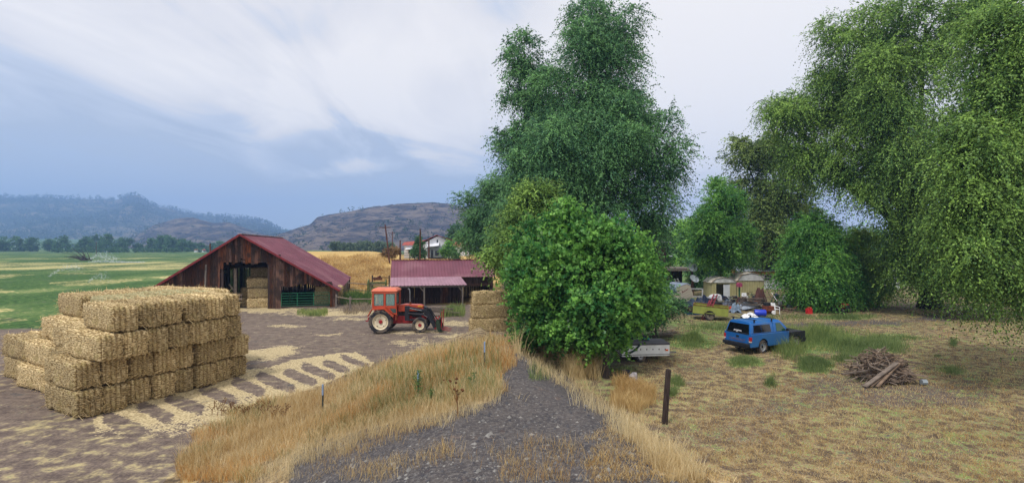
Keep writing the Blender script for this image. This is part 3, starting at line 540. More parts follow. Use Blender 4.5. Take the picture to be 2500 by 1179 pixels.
# ------------------------------------------------------------------ barn, shed, house, fences (left)
oldwood = pm('old_barn_wood', C(86, 56, 42), .9, .5, 3, stretch=(6, 6, .6), island=.6, dirt=(C(40, 32, 30), .48, .75), bump=.4)
greywood = pm('grey_wood', C(112, 102, 94), .9, .4, 3, stretch=(5, 5, 1), island=.3, bump=.4)
darkwood = pm('dark_wood', C(62, 46, 42), .95, .4, 3, stretch=(5, 5, .8), island=.35)
redroof = pm('red_metal_roof', C(120, 70, 84), .5, .12, .9, metal=.15, stretch=(1, .3, 1), dirt=(C(146, 104, 112), .5, .5), spec=.4)
palered = pm('faded_metal_roof', C(160, 124, 138), .5, .1, 1.2, metal=.1, spec=.4)
redtrim = pm('red_trim', C(124, 44, 48), .5, .2, 4)
barndark = pm('barn_shadow_floor', C(120, 96, 70), .95, .3, 3)
def planks(mb, p0, dirx, length, zt, zb, w_=.24, t=.03, rv=None, holes=(), jit=.03, gap=.012):
    """vertical boards along a wall; zt(s), zb(s) give top and bottom at distance s; holes = (s0, s1, z0, z1)"""
    rv = rv or random; s = 0; dx = Vector(dirx).normalized(); nrm = Vector((-dx.y, dx.x, 0))
    while s < length-.02:
        bw = min(w_*rv.uniform(.75, 1.25), length-s); sm = s+bw/2; a, b = s+gap*rv.uniform(0, 1), s+bw-gap*.5
        segs = [(zb(sm)-(0 if zb(sm) < .1 else rv.uniform(0, jit)), None)]
        cuts = sorted([(h[2], h[3]) for h in holes if h[0] <= sm <= h[1]]); lo = zb(sm); out = []
        for c0, c1 in cuts:
            if c0-rv.uniform(0, jit) > lo+.05: out.append((lo, c0-rv.uniform(0, jit)))
            lo = max(lo, c1-rv.uniform(0, jit*2))
        out.append((lo, None)); off = rv.uniform(-.012, .012)
        for z0, z1 in out:
            ta, tb_ = (zt(a), zt(b)) if z1 is None else (z1, z1)
            if max(ta, tb_)-z0 < .05: continue
            P = Vector(p0); q = [P+dx*a, P+dx*b]; vs = []
            for k in (off, off+t):
                vs += [q[0]+nrm*k+Vector((0, 0, z0)), q[1]+nrm*k+Vector((0, 0, z0)), q[1]+nrm*k+Vector((0, 0, tb_)), q[0]+nrm*k+Vector((0, 0, ta))]
            mb.add(vs, [(0, 1, 2, 3), (7, 6, 5, 4), (0, 4, 5, 1), (1, 5, 6, 2), (2, 6, 7, 3), (3, 7, 4, 0)])
        s += bw
def ribroof(mb, a, b, c, d, rib=.32, h=.035, t=.02, overl=0):
    """sheet metal: a-b is the ridge edge, d-c the eave; raised ribs run from ridge to eave"""
    a, b, c, d = map(Vector, (a, b, c, d)); nrm = (b-a).cross(d-a).normalized(); 
    if nrm.z < 0: nrm = -nrm
    n = max(2, int((b-a).length/rib)); prof = []
    for i in range(n+1):
        u = i/n; e_ = .035*1.0/((b-a).length) if True else 0
        for uu, hh in ((u-e_*1.4, 0), (u-e_*.6, h), (u+e_*.6, h), (u+e_*1.4, 0)):
            prof.append((min(max(uu, 0), 1), hh))
    vs = []; m = len(prof)
    for u, hh in prof: vs += [a.lerp(b, u)+nrm*hh, d.lerp(c, u)+nrm*hh, d.lerp(c, u)-nrm*t, a.lerp(b, u)-nrm*t]
    fs = []
    for i in range(m-1):
        k = i*4; fs += [(k, k+1, k+5, k+4), (k+1, k+2, k+6, k+5), (k+2, k+3, k+7, k+6), (k+3, k, k+4, k+7)]
    fs += [(0, 3, 2, 1), ((m-1)*4, (m-1)*4+1, (m-1)*4+2, (m-1)*4+3)]
    mb.add(vs, fs)
BA = 14.5; bR = onG(820, 47.2)                        # barn: front right corner, front runs back to the left at 14.5 degrees
barn = thing('hay_barn', 'weathered brown plank barn with a wide gable, red metal roof and hay inside', 'barn', bR, R(BA))
W1 = 14.15; AX = -7.95; LEN = 19.5; ZR, ZL, ZA = 1.72, 2.35, 6.62       # local: x along the front (0 = right corner), y back
def zt(x): return ZA+(x-AX)*(ZR-ZA)/(-AX) if x > AX else ZA-(AX-x)*(ZA-ZL)/(W1+AX)
PXM = 152/5.6/1.0
def bx(px):                                            # local x of a front-wall pixel column
    c, s = math.cos(R(BA)), math.sin(R(BA)); k = (px-CX)/F
    return (k*bR.y-bR.x)/(c-k*s)
def bz(px, py): x = bx(px); return CH+(HY-py)/F*(bR.y+math.sin(R(BA))*x)
d0, d1 = bx(545), bx(655); e0, e1 = bx(686), bx(806); H1 = bz(600, 638); H2 = bz(750, 692)
rv = random.Random(5); m = MB()
holes = [(d0+W1, d1+W1, -1, H1), (e0+W1, e1+W1, -1, H2), (bx(586)+W1, bx(601)+W1, bz(593, 635), bz(593, 626)), (bx(500)+W1, bx(504)+W1, bz(502, 705), bz(502, 640)), (bx(742)+W1, bx(745.5)+W1, bz(743, 690), bz(743, 658)), (bx(535)+W1, d0+W1+.01, -1, bz(540, 650))]
planks(m, (-W1, 0, 0), (1, 0, 0), W1, lambda s: zt(s-W1)-.03, lambda s: 0., rv=rv, holes=holes, w_=.23, jit=.14)
m.build('front_wall', oldwood, barn)
m = MB(); planks(m, (0, 0, 0), (0, 1, 0), LEN, lambda s: ZR-.02, lambda s: 0., rv=rv, w_=.25); m.build('side_wall', greywood, barn)
m = MB(); planks(m, (-W1, LEN, 0), (0, -1, 0), LEN, lambda s: ZL-.02, lambda s: 0., rv=rv, gap=.02); m.build('side_wall', oldwood, barn)
m = MB(); planks(m, (0, LEN, 0), (-1, 0, 0), W1, lambda s: zt(-s)-.03, lambda s: 0., rv=rv, gap=.02, holes=[(9.6, 10.6, 1.2, 1.6), (9.9, 10.6, 1.9, 2.3), (7.2, 7.3, 3.6, 4.6), (6.6, 6.68, 3.7, 4.5), (6.0, 6.08, 3.9, 4.9), (5.5, 5.6, 3.9, 4.6)]); m.build('back_wall', oldwood, barn)
m = MB(); o_ = .35
ribroof(m, (AX, -.4, ZA), (AX, LEN+.3, ZA), (o_, LEN+.3, ZR-.2), (o_, -.4, ZR-.2), .36)
ribroof(m, (AX, LEN+.3, ZA), (AX, -.4, ZA), (-W1-o_, -.4, ZL-.2), (-W1-o_, LEN+.3, ZL-.2), .36)
rf = m.build('roof', redroof, barn)
m = MB(); m.bar((AX, -.45, ZA+.07), (AX, LEN+.35, ZA+.07), .32, .04); m.build('ridge_cap', pm('roof_cap', C(196, 176, 182), .4, .1, 3), rf)
for a, b in (((AX, -.43, ZA-.03), (o_+.02, -.43, ZR-.23)), ((AX, -.43, ZA-.03), (-W1-o_-.02, -.43, ZL-.23))):
    m = MB(); m.bar(a, b, .05, .17); m.build('barge_board', redtrim, barn)
for p in ((-W1+.2, 2.3), (d0-.1, H1+1), (d1+.05, H1+1), (d1+.9, H1+.6), (e1+.1, H2)):
    m = MB(); m.box((p[0], .12, p[1]/2), (.2, .2, p[1])); m.build('post', darkwood, barn)
m = MB(); m.box(((d1+e0)/2-.05, -.06, 1.9), (.95, .06, 3.8)); 
m = MB(); m.box(((e0+e1)/2, .08, H2+.06), (e1-e0+.3, .1, .16)); m.build('lintel', darkwood, barn)
m = MB(); m.box(((d0+d1)/2, .1, H1+.06), (d1-d0+.4, .12, .18)); m.build('lintel', darkwood, barn)
for y in (4.5, 9.5, 14.5):
    m = MB()
    for x in (-11.4, -7.95, -4.6): m.box((x, y, (zt(x)-.1)/2), (.2, .2, zt(x)-.1))
    m.bar((-13.9, y, ZL), (AX, y, ZA-.15), .1, .16); m.bar((-.1, y, ZR), (AX, y, ZA-.15), .1, .16); m.bar((-11.4, y, 3.6), (-4.6, y, 3.6), .1, .2)
    m.build('roof_truss', darkwood, barn)
m = MB(); m.bar((d0+.3, .6, 2.2), (d0+1.1, 1.2, .8), .12); m.bar((d0-.1, .8, 1.3), (d0+1.3, .9, 1.2), .1, .2); m.bar((d0, .8, .9), (d0+1.3, .9, .85), .1, .2); m.bar((d0+.75, .9, 0), (d0+.75, .9, 3.6), .22); m.build('inner_rail', greywood, barn)
m = MB(); m.box(((d1+e0)/2+.3, -.03, 1.2), (.02, .02, 2.0)); 
m = MB(); m.box((bx(502), -.03, bz(502, 672)), (.14, .04, 1.9), ry=.04); m.build('loose_board', greywood, barn)
# hay bales
hay = pm('hay', C(208, 188, 146), 1., .4, 9, c2=C(122, 103, 70), stretch=(1, 1, 4), bump=1., objv=.30, dirt=(C(160, 146, 98), .54, .5), spec=.05, detail=9, thr=(.4, .6))
hayg = pm('hay_green', C(186, 178, 142), 1., .4, 9, c2=C(142, 136, 100), stretch=(1, 1, 5), bump=1., objv=.1, dirt=(C(120, 126, 88), .5, .6), spec=.05, detail=9, thr=(.4, .6))
strawm = leafmat('straw_strand', C(160, 134, 88), C(228, 206, 158), .25, .8)
twine = pm('twine', C(132, 108, 70), .9, .2, 6)
def bale(L_, W_, H_, seed, mat, name='hay_bale'):
    rv = random.Random(seed); o = thing(name, '', 'hay bale'); nx, ny, nz = 16, 30, 9; m = MB(); idx = {}
    sd = Vector((seed*3.3, seed*1.7, seed)); ns = 5; strs = [-W_/2+W_*(i+.5)/ns*1. for i in range(ns)]
    def P(i, j, k):
        key = (i, j, k)
        if key in idx: return idx[key]
        p = Vector(((i/nx-.5)*L_, (j/ny-.5)*W_, k/nz*H_)); q = Vector((abs(p.x)/L_*2, abs(p.y)/W_*2, abs(p.z/H_*2-1)))
        r = .10; c = Vector((max(-L_/2+r, min(L_/2-r, p.x)), max(-W_/2+r, min(W_/2-r, p.y)), max(r, min(H_-r, p.z)))); d = p-c
        if d.length > 1e-6: p = c+d.normalized()*r
        n = mnoise.fractal(p*2.2+sd, 1, 2, 4); nn = Vector((p.x/L_, p.y/W_, (p.z/H_-.5))).normalized()
        g = min(abs(p.y-s) for s in strs); groove = (.03-.055*max(0, 1-g/.06))*(1 if abs(p.y) < W_*.42 else 0)*(1 if (k in (0, nz) or i in (0, nx)) else 0)
        lf = 1 if 0 < p.z < H_ else 1
        p = p+nn*(n*.06+groove); p.z = max(p.z, 0.0) if k == 0 else p.z
        idx[key] = len(m.v); m.v.append(tuple(p)); return idx[key]
    def face(a, b, c, d): m.f.append((a, b, c, d)); m.m.append(0)
    for i in range(nx):
        for j in range(ny): face(P(i, j, 0), P(i, j+1, 0), P(i+1, j+1, 0), P(i+1, j, 0)); face(P(i, j, nz), P(i+1, j, nz), P(i+1, j+1, nz), P(i, j+1, nz))
    for i in range(nx):
        for k in range(nz): face(P(i, 0, k), P(i+1, 0, k), P(i+1, 0, k+1), P(i, 0, k+1)); face(P(i, ny, k), P(i, ny, k+1), P(i+1, ny, k+1), P(i+1, ny, k))
    for j in range(ny):
        for k in range(nz): face(P(0, j, k), P(0, j, k+1), P(0, j+1, k+1), P(0, j+1, k)); face(P(nx, j, k), P(nx, j+1, k), P(nx, j+1, k+1), P(nx, j, k+1))
    m.build('compressed_hay', mat, o, True)
    n = 600; f = RNG.integers(0, 5, n); u = RNG.uniform(-.48, .48, (n, 3))
    nr = np.zeros((n, 3)); ax = np.array([2, 1, 1, 0, 0])[f]; sg = np.array([1, 1, -1, 1, -1])[f]; nr[np.arange(n), ax] = sg
    p = u.copy(); p[np.arange(n), ax] = sg*.5; p = p*np.array([L_, W_, H_])+np.array([0, 0, H_/2])
    a = RNG.normal(size=(n, 3)); a[:, 2] *= .5; a -= nr*(a*nr).sum(1)[:, None]*.6; a /= np.linalg.norm(a, axis=1)[:, None]; ln = RNG.uniform(.06, .24, n)[:, None]
    b = np.cross(a, nr)*.007; e = p+a*ln+nr*ln*.28; p = p+nr*.012
    rawmesh('loose_straw', np.stack([p-b, p+b, e+b, e-b], 1), 4, strawm, RNG.uniform(0, 1, n), o)['kind'] = 'stuff'
    m = MB()
    for s in strs: m.tube([(-L_/2+.0, s, .08), (-L_/2-.0, s, H_-.08), (-L_/2+.09, s, H_+.0), (L_/2-.09, s, H_+.0), (L_/2+.0, s, H_-.08), (L_/2+.0, s, .08)], .005, 4)
    m.build('twine', twine, o)
    return o
S_U = R(63.5); uu = Vector((math.cos(S_U), math.sin(S_U), 0)); ww = Vector((-uu.y, uu.x, 0))
BW, BH, BLn = .845, .872, 2.25
P1 = Vector(G(281, 985)); P1.z = 0
PR = [bale(BLn, BW*1.03, BH*1.0, s, hayg if s == 3 else hay) for s in range(6)]; USED = [0]*6
def put(loc, rz, label, group, v=None):
    v = random.Random(str(loc)).choice([0, 1, 2, 4, 5]) if v is None else v
    if not USED[v]: USED[v] = 1; o = PR[v]; o.location = loc; o.rotation_euler = (0, 0, rz); o['label'] = label; o['group'] = group; return o
    return dup(PR[v], loc, rz, label, group)
ordw = ['first', 'second', 'third', 'fourth', 'fifth', 'sixth', 'seventh', 'eighth', 'ninth']; roww = {0: 'bottom', 1: 'second', 2: 'third', 3: 'top'}
rj = random.Random(3)
skew = .32
def lat(c, l, k, du=0., dw=0.):
    p = P1+uu*((c+.5)*BW+du+skew*l*2.2)+ww*(BLn*(l+.5)+.03*l+dw); p.z = gz(p.x, p.y)*0+k*BH+.01; return p
UA = R(69); LA = R(150); u2 = Vector((math.cos(UA), math.sin(UA), 0)); l2 = Vector((math.cos(LA), math.sin(LA), 0)); bh2 = .9; LW = 2.5; wl2 = Vector((math.cos(R(145)), math.sin(R(145)), 0))*2.55
LINES = {(0, 0): ((-14.0, 16.4), (-11.5, 22.3), 8), (0, 1): ((-14.0, 16.4), (-11.5, 22.3), 8), (0, 2): ((-13.35, 16.5), (-11.4, 21.7), 7), (0, 3): ((-13.2, 17.0), (-11.4, 21.6), 6)}
for l in (1, 2):
    for k in range(4):
        sh = {1: (.1, .25, .3, 1.05), 2: (-.2, .0, .5, .6)}[l][k]; a = Vector((*LINES[(0, 3 if k == 3 else 2)][0], 0))+wl2*l+u2*sh; LINES[(l, k)] = ((a.x, a.y), (a.x+u2.x*4.85, a.y+u2.y*4.85), 6)
for (l, k), (a, b, n) in LINES.items():
    a = Vector((*a, 0)); b = Vector((*b, 0)); bw2 = (b-a).length/n; ud = (b-a).normalized()
    for c in range(n):
        if l and c > 1 and k < 3: continue                            # buried in the stack
        p = a+ud*(c+.5)*bw2+l2*(LW/2+rj.uniform(-.12, .10))+Vector((0, 0, k*bh2+.01))
        lb = 'straw bale %s from near end, %s layer, %s line of the outdoor stack' % (ordw[c], roww[k], ['front', 'middle', 'back'][l])
        o = put(p, LA+rj.uniform(-.05, .05), lb, 'bales in the big outdoor stack', 3 if (l == 1 and k == 3 and c < 5) else None); o.scale = (LW/BLn*rj.uniform(.97, 1.03), bw2/.87*rj.uniform(.91, .945), bh2/.872*rj.uniform(.94, .965))
a3 = Vector((*LINES[(2, 0)][0], 0))+wl2
for k in range(2):
    for c in range(2):
        put(a3+u2*(c+.5)*.83+l2*LW/2+Vector((0, 0, k*bh2+.01)), LA+rj.uniform(-.05, .05), 'straw bale %s from near end, %s layer, at the far left of the outdoor stack' % (ordw[c], roww[k]), 'bales in the big outdoor stack').scale = (1.1, .92, 1)
# short stack to the right of the tractor
for k in range(3):
    p = onG(1196, 33.8)+Vector((.08*k-.06, .1*k, k*.87+.0)); 
    put(p, R(8+3*k), 'light straw bale %s the three high stack right of the tractor' % ['at the foot of', 'in the middle of', 'on top of'][k], 'three high stack right of the tractor')
for k in range(2):
    put(onG(1196, 33.8)+Vector((.15, 1.1, k*.87+.0)), R(8), 'straw bale %s behind the three high stack by the tractor' % ['on the ground', 'on another bale'][k], 'three high stack right of the tractor')
# bales in the barn
def inb(x, y, z): c, s = math.cos(R(BA)), math.sin(R(BA)); return bR+Vector((x*c-y*s, x*s+y*c, z))
def fb(px, k, y, lb, rz=0.): put(inb(bx(px)+y*.28, y, k*.88+.01), R(BA)+rz, lb, 'bales stored in the barn')
fb(625, 0, 1.2, 'hay bale on the floor in the barn doorway, right of the others'); fb(626, 1, 1.25, 'hay bale second from the floor in the barn doorway, right side')
fb(580, 0, 3.0, 'hay bale on the floor at the left of the barn doorway', .5); fb(582, 1, 3.0, 'hay bale second from the floor at the left of the barn doorway', .5)
fb(612, 2, 2.0, 'bright hay bale third up in the middle of the barn doorway'); fb(578, 2, 4.2, 'hay bale third up, deep at the left of the barn doorway')
fb(588, 3, 4.3, 'hay bale in the top layer at the left inside the barn'); fb(640, 3, 4.3, 'hay bale in the top layer at the right inside the barn'); fb(640, 2, 4.3, 'hay bale third up behind the bright one inside the barn')
fb(774, 0, 2.6, 'hay bale on the floor behind the green gate', .1); fb(776, 1, 2.6, 'hay bale on top of another behind the green gate', .05)
# green tube gate in the right opening
gg = pm('green_paint', C(30, 104, 74), .45, .2, 6); gate = thing('tube_gate', 'green tubular steel gate closing the low right opening of the barn', 'gate', inb(e0+.05, -.25, 0), R(BA))
gw = e1-e0-.1; m = MB()
for z in (.25, .45, .66, .9, 1.13, 1.36): m.tube([(0.05, 0, z), (gw-.05, 0, z)], .022, 7)
m.build('rail', gg, gate, True)
m = MB(); m.tube([(.03, 0, .2), (.03, 0, 1.3), (.1, 0, 1.38)], .025, 7); m.tube([(gw, 0, .2), (gw, 0, 1.3), (gw-.08, 0, 1.38)], .025, 7)
for f_ in (.33, .67): m.box((gw*f_, .0, .8), (.05, .03, 1.15))
m.build('upright', gg, gate, True)
# long low shed with a porch
sA = onG(959, 46.8); sA = Vector(((952-CX)/F*46.9+.1, 46.9, 0)); sA.z = gz(sA.x, sA.y)
shed = thing('livestock_shed', 'long low dark shed with red metal roof and paler porch roof', 'shed', sA, R(BA-3))
SH = 9.9; zp = 1.92; ze = 2.55; zr = 4.15
def sl_(x, y, z): return (x, y, z)
m = MB(); ribroof(m, (-.1, 4.6, zr), (SH, 4.6, zr), (SH, 1.75, ze), (-.1, 1.75, ze), .3); ribroof(m, (SH, 4.6, zr), (-.1, 4.6, zr), (-.1, 7.4, 2.5), (SH, 7.4, 2.5), .3); r_ = m.build('roof', redroof, shed)
m = MB(); m.bar((-.12, 4.6, zr+.05), (SH+.02, 4.6, zr+.05), .3, .04); m.build('ridge_cap', redtrim, r_)
m = MB(); ribroof(m, (-.1, 1.75, ze+.03), (6.55, 1.75, ze+.03), (6.95, -.15, zp), (-.1, -.15, zp), .3); m.build('porch_roof', palered, shed)
m = MB(); planks(m, (0, 2.0, 0), (1, 0, 0), 6.6, lambda s: ze-.1, lambda s: 0, rv=rv); m.build('front_wall', darkwood, shed)
m = MB(); planks(m, (4.6, 1.9, 0), (1, 0, 0), .9, lambda s: 1.75, lambda s: .05, rv=rv, w_=.2); m.build('door', oldwood, shed)
m = MB(); planks(m, (6.6, 2.0, 0), (1, 0, 0), SH-6.7, lambda s: ze-.1, lambda s: 1.85, rv=rv); m.bar((6.6, 1.9, 1.75), (SH-.1, 1.9, 1.75), .08, .2); m.build('front_wall', darkwood, shed)
m = MB(); planks(m, (0, 7.2, 0), (1, 0, 0), SH-.1, lambda s: 2.5, lambda s: 0, rv=rv); m.build('back_wall', darkwood, shed)
for x in (0, SH-.15):
    m = MB(); planks(m, (x, 2., 0), (0, 1, 0), 5.2, lambda s: ze+(zr-ze)*min(1, s/2.6)-(max(0, s-2.6)/2.6)*(zr-2.5)-.1, lambda s: 0, rv=rv); m.build('end_wall', greywood, shed)
m = MB(); m.bar((0, .0, zp-.1), (6.8, .0, zp-.1), .1, .16); m.build('porch_beam', greywood, shed)
for x in (.1, 3.0, 6.55):
    m = MB(); m.box((x, 0, (zp-.15)/2), (.13, .13, zp-.15)); m.bar((x, 0, 1.3), (x-.45 if x > 1 else x+.45, 0, 1.8), .08); m.build('porch_post', greywood, shed)
m = MB(); m.box((SH-.2, 2.0, 1.2), (.16, .16, 2.4)); m.build('post', darkwood, shed)
# rough plank pile beside the porch, behind the loader
pl = thing('plank_stack', 'grey planks piled on blocks in front of the shed, behind the tractor loader', 'plank pile', onG(1058, 41)); m = MB(); rq = random.Random(8)
for i in range(9): m.bar((-1.6+rq.uniform(-.2, .2), rq.uniform(-.4, .4), .35+.09*(i//2)), (1.6+rq.uniform(-.5, .6), rq.uniform(-.4, .4), .3+.09*(i//2)), .16, .05)
m.build('planks', greywood, pl); m = MB(); m.box((-1, 0, .17), (.2, .8, .34)); m.box((1, 0, .17), (.2, .8, .34)); m.build('blocks', darkwood, pl)
# farmhouse
wp = pm('white_siding', C(214, 216, 222), .7, .1, 2, stretch=(.3, .3, 8)); gl = pm('dark_glass', C(40, 48, 58), .15, .3, 1.2, spec=.6); hr = pm('house_roof', C(156, 76, 66), .8, .2, 3); gw_ = pm('grey_siding', C(122, 132, 142), .7, .15, 2)
hL = onG(985, 96); hs = thing('farmhouse', 'white gabled farmhouse with red brown roof and grey porch behind the shed', 'house', hL, R(6)); hs.scale = (1.1, 1.1, 1.12); s = 96/F
z = lambda py: CH+(HY-py)*s-hL.z
xw = lambda px: (px-985)*s
m = MB(); xa, xg, xe = xw(1022), xw(1058), xw(1088); m.ext([(xa, 0), (xa, z(602)), (xg, z(583)), (xe, z(594)), (xe, 0)], 0, 9); m.box((xa/2+.02, 4.5, z(603)/2), (xa-.04, 7.5, z(603))); m.build('wall', wp, hs)
m = MB(); ribroof(m, (xg, -.4, z(580)), (xg, 9.4, z(580)), (xe+.5, 9.4, z(592)), (xe+.5, -.4, z(592)), .6); ribroof(m, (xg, 9.4, z(580)), (xg, -.4, z(580)), (xa-.3, -.4, z(598)), (xa-.3, 9.4, z(598)), .6)
ribroof(m, (xa+.6, 4.5, z(590)), (-.3, 4.5, z(595)), (-.3, .4, z(602)), (xa+.6, .4, z(602)), .6); m.build('roof', hr, hs)
m = MB(); m.box((xw(1054), -1.3, z(616)), (xw(1070)-xw(1040), 2.6, z(604)-z(628))); m.box((xw(1076), -.6, z(618)), (1.1, 1.2, z(608)-z(628))); m.build('porch', gw_, hs)
m = MB(); m.add([(xw(1034), -2.9, z(607)), (xw(1064), -2.9, z(603)), (xw(1064), 0, z(596)), (xw(1034), 0, z(601))], [(0, 1, 2, 3)]); m.add([(xw(990), -1.5, z(611)), (xw(1012), -1.5, z(610)), (xw(1012), .7, z(607)), (xw(990), .7, z(608))], [(0, 1, 2, 3)]); m.build('porch_roof', wp, hs)
for a, b, c_, d_, y in ((1056, 1064, 614, 624, -2.62), (1047, 1052, 612, 630, -2.62), (1058, 1061, 590, 598, -.02), (1078, 1080, 612, 626, -1.22), (995, 1003, 612, 620, .7)):
    m = MB(); m.box((xw((a+b)/2), y, z((c_+d_)/2)), (xw(b)-xw(a), .05, z(c_)-z(d_))); m.build('window', gl, hs)
h2 = onG(1125, 120); h2o = thing('farmhouse', 'second pale house with a salmon roof, half hidden by the trees right of the farmhouse', 'house', h2, R(4)); s2 = 120/F
m = MB(); m.box((0, 3, 1.1), (3.6, 6, 2.2)); m.build('wall', wp, h2o); m = MB(); m.ext([(-2, 2.2), (2, 2.2), (1.4, 3.3), (-1.4, 3.3)], -.2, 6.2); m.build('roof', pm('salmon_roof', C(196, 130, 116), .8, .15, 2), h2o)
for x in (-1.1, 0, 1.1): m = MB(); m.box((x, -.02, 1.2), (.5, .04, .8)); m.build('window', gl, h2o)
# grey slatted fence by the house
def polefence(name, label, pts, h, posts=True, rails=3, mat=greywood, cat='fence', r=.05, sq=False, wire=False):
    o = thing(name, label, cat, pts[0]); b = Vector(pts[0])
    for i in range(len(pts)-1):
        a, c_ = Vector(pts[i])-b, Vector(pts[i+1])-b; n = max(1, int((c_-a).length/2.6)); m = MB()
        for k in range(rails):
            zz = h*(k+1)/(rails+.15)
            for j in range(n):
                p, q_ = a.lerp(c_, j/n), a.lerp(c_, (j+1)/n); q_.z = gz((q_+b).x, (q_+b).y)-b.z; p.z = gz((p+b).x, (p+b).y)-b.z
                up = Vector((0, 0, zz))
                if wire and k < rails-1: m.tube([p+up, q_+up], .006, 4)
                else: m.tube([p+up+Vector((0, 0, rv.uniform(-.03, .03))), q_+up+Vector((0, 0, rv.uniform(-.05, .05)))], r, 6)
        m.build('rails', mat, o, True)
        if posts:
            for j in range(n+1):
                p = a.lerp(c_, j/n); p.z = gz((p+b).x, (p+b).y)-b.z
                if i and j == 0: continue
                m = MB(); m.tube([p+Vector((0, 0, -.1)), p+Vector((.02, 0, h*1.12))], r*1.7, 7); m.build('post', mat, o, True)
    return o
polefence('rail_fence', 'old pole and wire fence between the barn corner and the tractor', [onG(821, 46.2), onG(855, 44), onG(915, 43.6)], 1.1, wire=True)
polefence('rail_fence', 'weathered rail fence running past the green cattle chute to the shed', [onG(850, 58), onG(905, 56), onG(950, 53)], 1.5, rails=2)
polefence('wire_fence', 'tall dark posts and rail of the corral on the golden slope', [onG(845, 66), onG(853, 64)], 1.5, rails=2, mat=darkwood)
polefence('wire_fence', 'corral rail on the golden slope left of the shed roof', [onG(909, 66), onG(950, 66)], 1.6, rails=2, mat=darkwood)
polefence('wooden_fence', 'low grey fence on the rise beside the farmhouse', [onG(976, 92), onG(1000, 91)], 1.1, rails=4)
ch = thing('cattle_chute', 'green tubular cattle handling chute behind the rail fence', 'cattle chute', onG(900, 55), R(8)); m = MB(); cg = pm('olive_green_paint', C(92, 108, 62), .5, .3, 3)
for y in (0, 1.0):
    for x in [i*.25 for i in range(7)]: m.tube([(x, y, .2), (x, y, 1.55)], .03, 6)
    for z_ in (.25, .6, 1.05, 1.6): m.tube([(-.1, y, z_), (1.75, y, z_)], .04, 6)
m.build('bars', cg, ch, True)
m = MB()
for x in (-.1, 1.75): m.tube([(x, 0, 0), (x, 0, 1.65), (x+.05, .3, 1.9), (x+.05, .7, 1.9), (x, 1.0, 1.65), (x, 1.0, 0)], .06, 8)
m.build('frame', cg, ch, True); m = MB(); m.tube([(.5, .5, 1.9), (1.2, .5, 2.3)], .12, 8); m.box((.9, .5, 2.0), (.9, .5, .25)); m.build('headgate', pm('rust', C(96, 60, 44), .9, .4, 5), ch, True)
# poles
polew = pm('pole_wood', C(92, 60, 50), .9, .3, 3, stretch=(4, 4, .4))
for px, py0, d, lean, lb in ((952, 548, 84, -.8, 'tall leaning brown utility pole left of the farmhouse'), (1025, 559, 62, .05, 'brown wooden pole standing behind the shed roof, nearest the camera'), (977, 587, 90, 0, 'short brown pole at the left end of the farmhouse'), (958, 565, 160, 0, 'thin distant utility pole just right of the leaning one'), (235, 590, 330, 0, 'lone dark wooden pole out in the hay field'), (513, 594, 95, 0, 'slim wooden pole rising behind the barn roof'), (1047, 582, 93, 0, 'thin pole against the farmhouse gable')):
    b = onG(px, d); h = CH+(HY-py0)/F*d-b.z; o = thing('utility_pole', lb, 'pole', b); r = .10*(d/60 if d < 120 else 1.6); m = MB(); m.tube([(0, 0, -.3), (lean*.5, 0, h*.5), (lean, 0, h)], [r, r*.9, r*.75], 8); m.build('shaft', polew, o, True)
    if d > 80 and px != 977 and px != 1047 and px != 513: m = MB(); m.bar((lean-.9, 0, h-.5), (lean+.9, 0, h-.5), .12); m.build('crossarm', polew, o)
sbx = thing('storage_shed', 'small grey metal box shed in the pasture beside the left eave of the barn', 'shed', onG(447, 56), R(10)); m = MB(); m.box((0, 0, 1.15), (1.9, 1.6, 2.3)); m.build('wall', pm('galvanised', C(150, 160, 168), .5, .15, 2, metal=.3), sbx); m = MB(); m.box((0, 0, 2.33), (2.1, 1.8, .06)); m.build('roof', darkwood, sbx); m = MB(); m.box((.35, -.83, 1.2), (.6, .05, .9)); m.build('hatch', gw_, sbx)
# wheel line sprinkler, dead branches, far red sheds
wl = thing('wheel_line', 'aluminium irrigation pipe on small wheels lying in the pasture behind the stack', 'sprinkler line', onG(146, 43)); e_ = onG(209, 49)-wl.location; alu = pm('aluminium', C(168, 174, 180), .4, .2, 4, metal=.5)
m = MB(); m.tube([(0, 0, .35), e_*.5+Vector((0, 0, .9)), e_+Vector((0, 0, .95))], .07, 7); m.tube([(0, 0, .25), e_*.5+Vector((0, 0, .45))], .04, 6); m.build('pipe', alu, wl, True)
for f_ in (.95, .55): m = MB(); c_ = e_*f_; m.lathe([(.0, -.06), (.28, -.06), (.33, 0), (.28, .06), (0, .06)], (c_.x, c_.y, .32), 'Y', 14); m.build('wheel', pm('rubber', C(38, 38, 42), .9, .3, 8), wl, True)
m = MB(); m.tube([(.05, 0, .3), (0, 0, 1.1)], .025, 5); m.build('riser', alu, wl, True)
db = thing('dead_branches', 'tangle of dead grey branches lying in the field near the lone pole', 'dead branches', onG(196, 190)); m = MB(); rq = random.Random(4)
for i in range(26):
    a = Vector((rq.uniform(1, 4), rq.uniform(-1, 1), .2)); b = Vector((rq.uniform(-6, 1), rq.uniform(-2, 2), rq.uniform(.5, 5))); m.tube([a, (a+b)/2+Vector((0, 0, .5)), b], [.14, .08, .03], 5)
m.build('branches', darkbark, db, True)
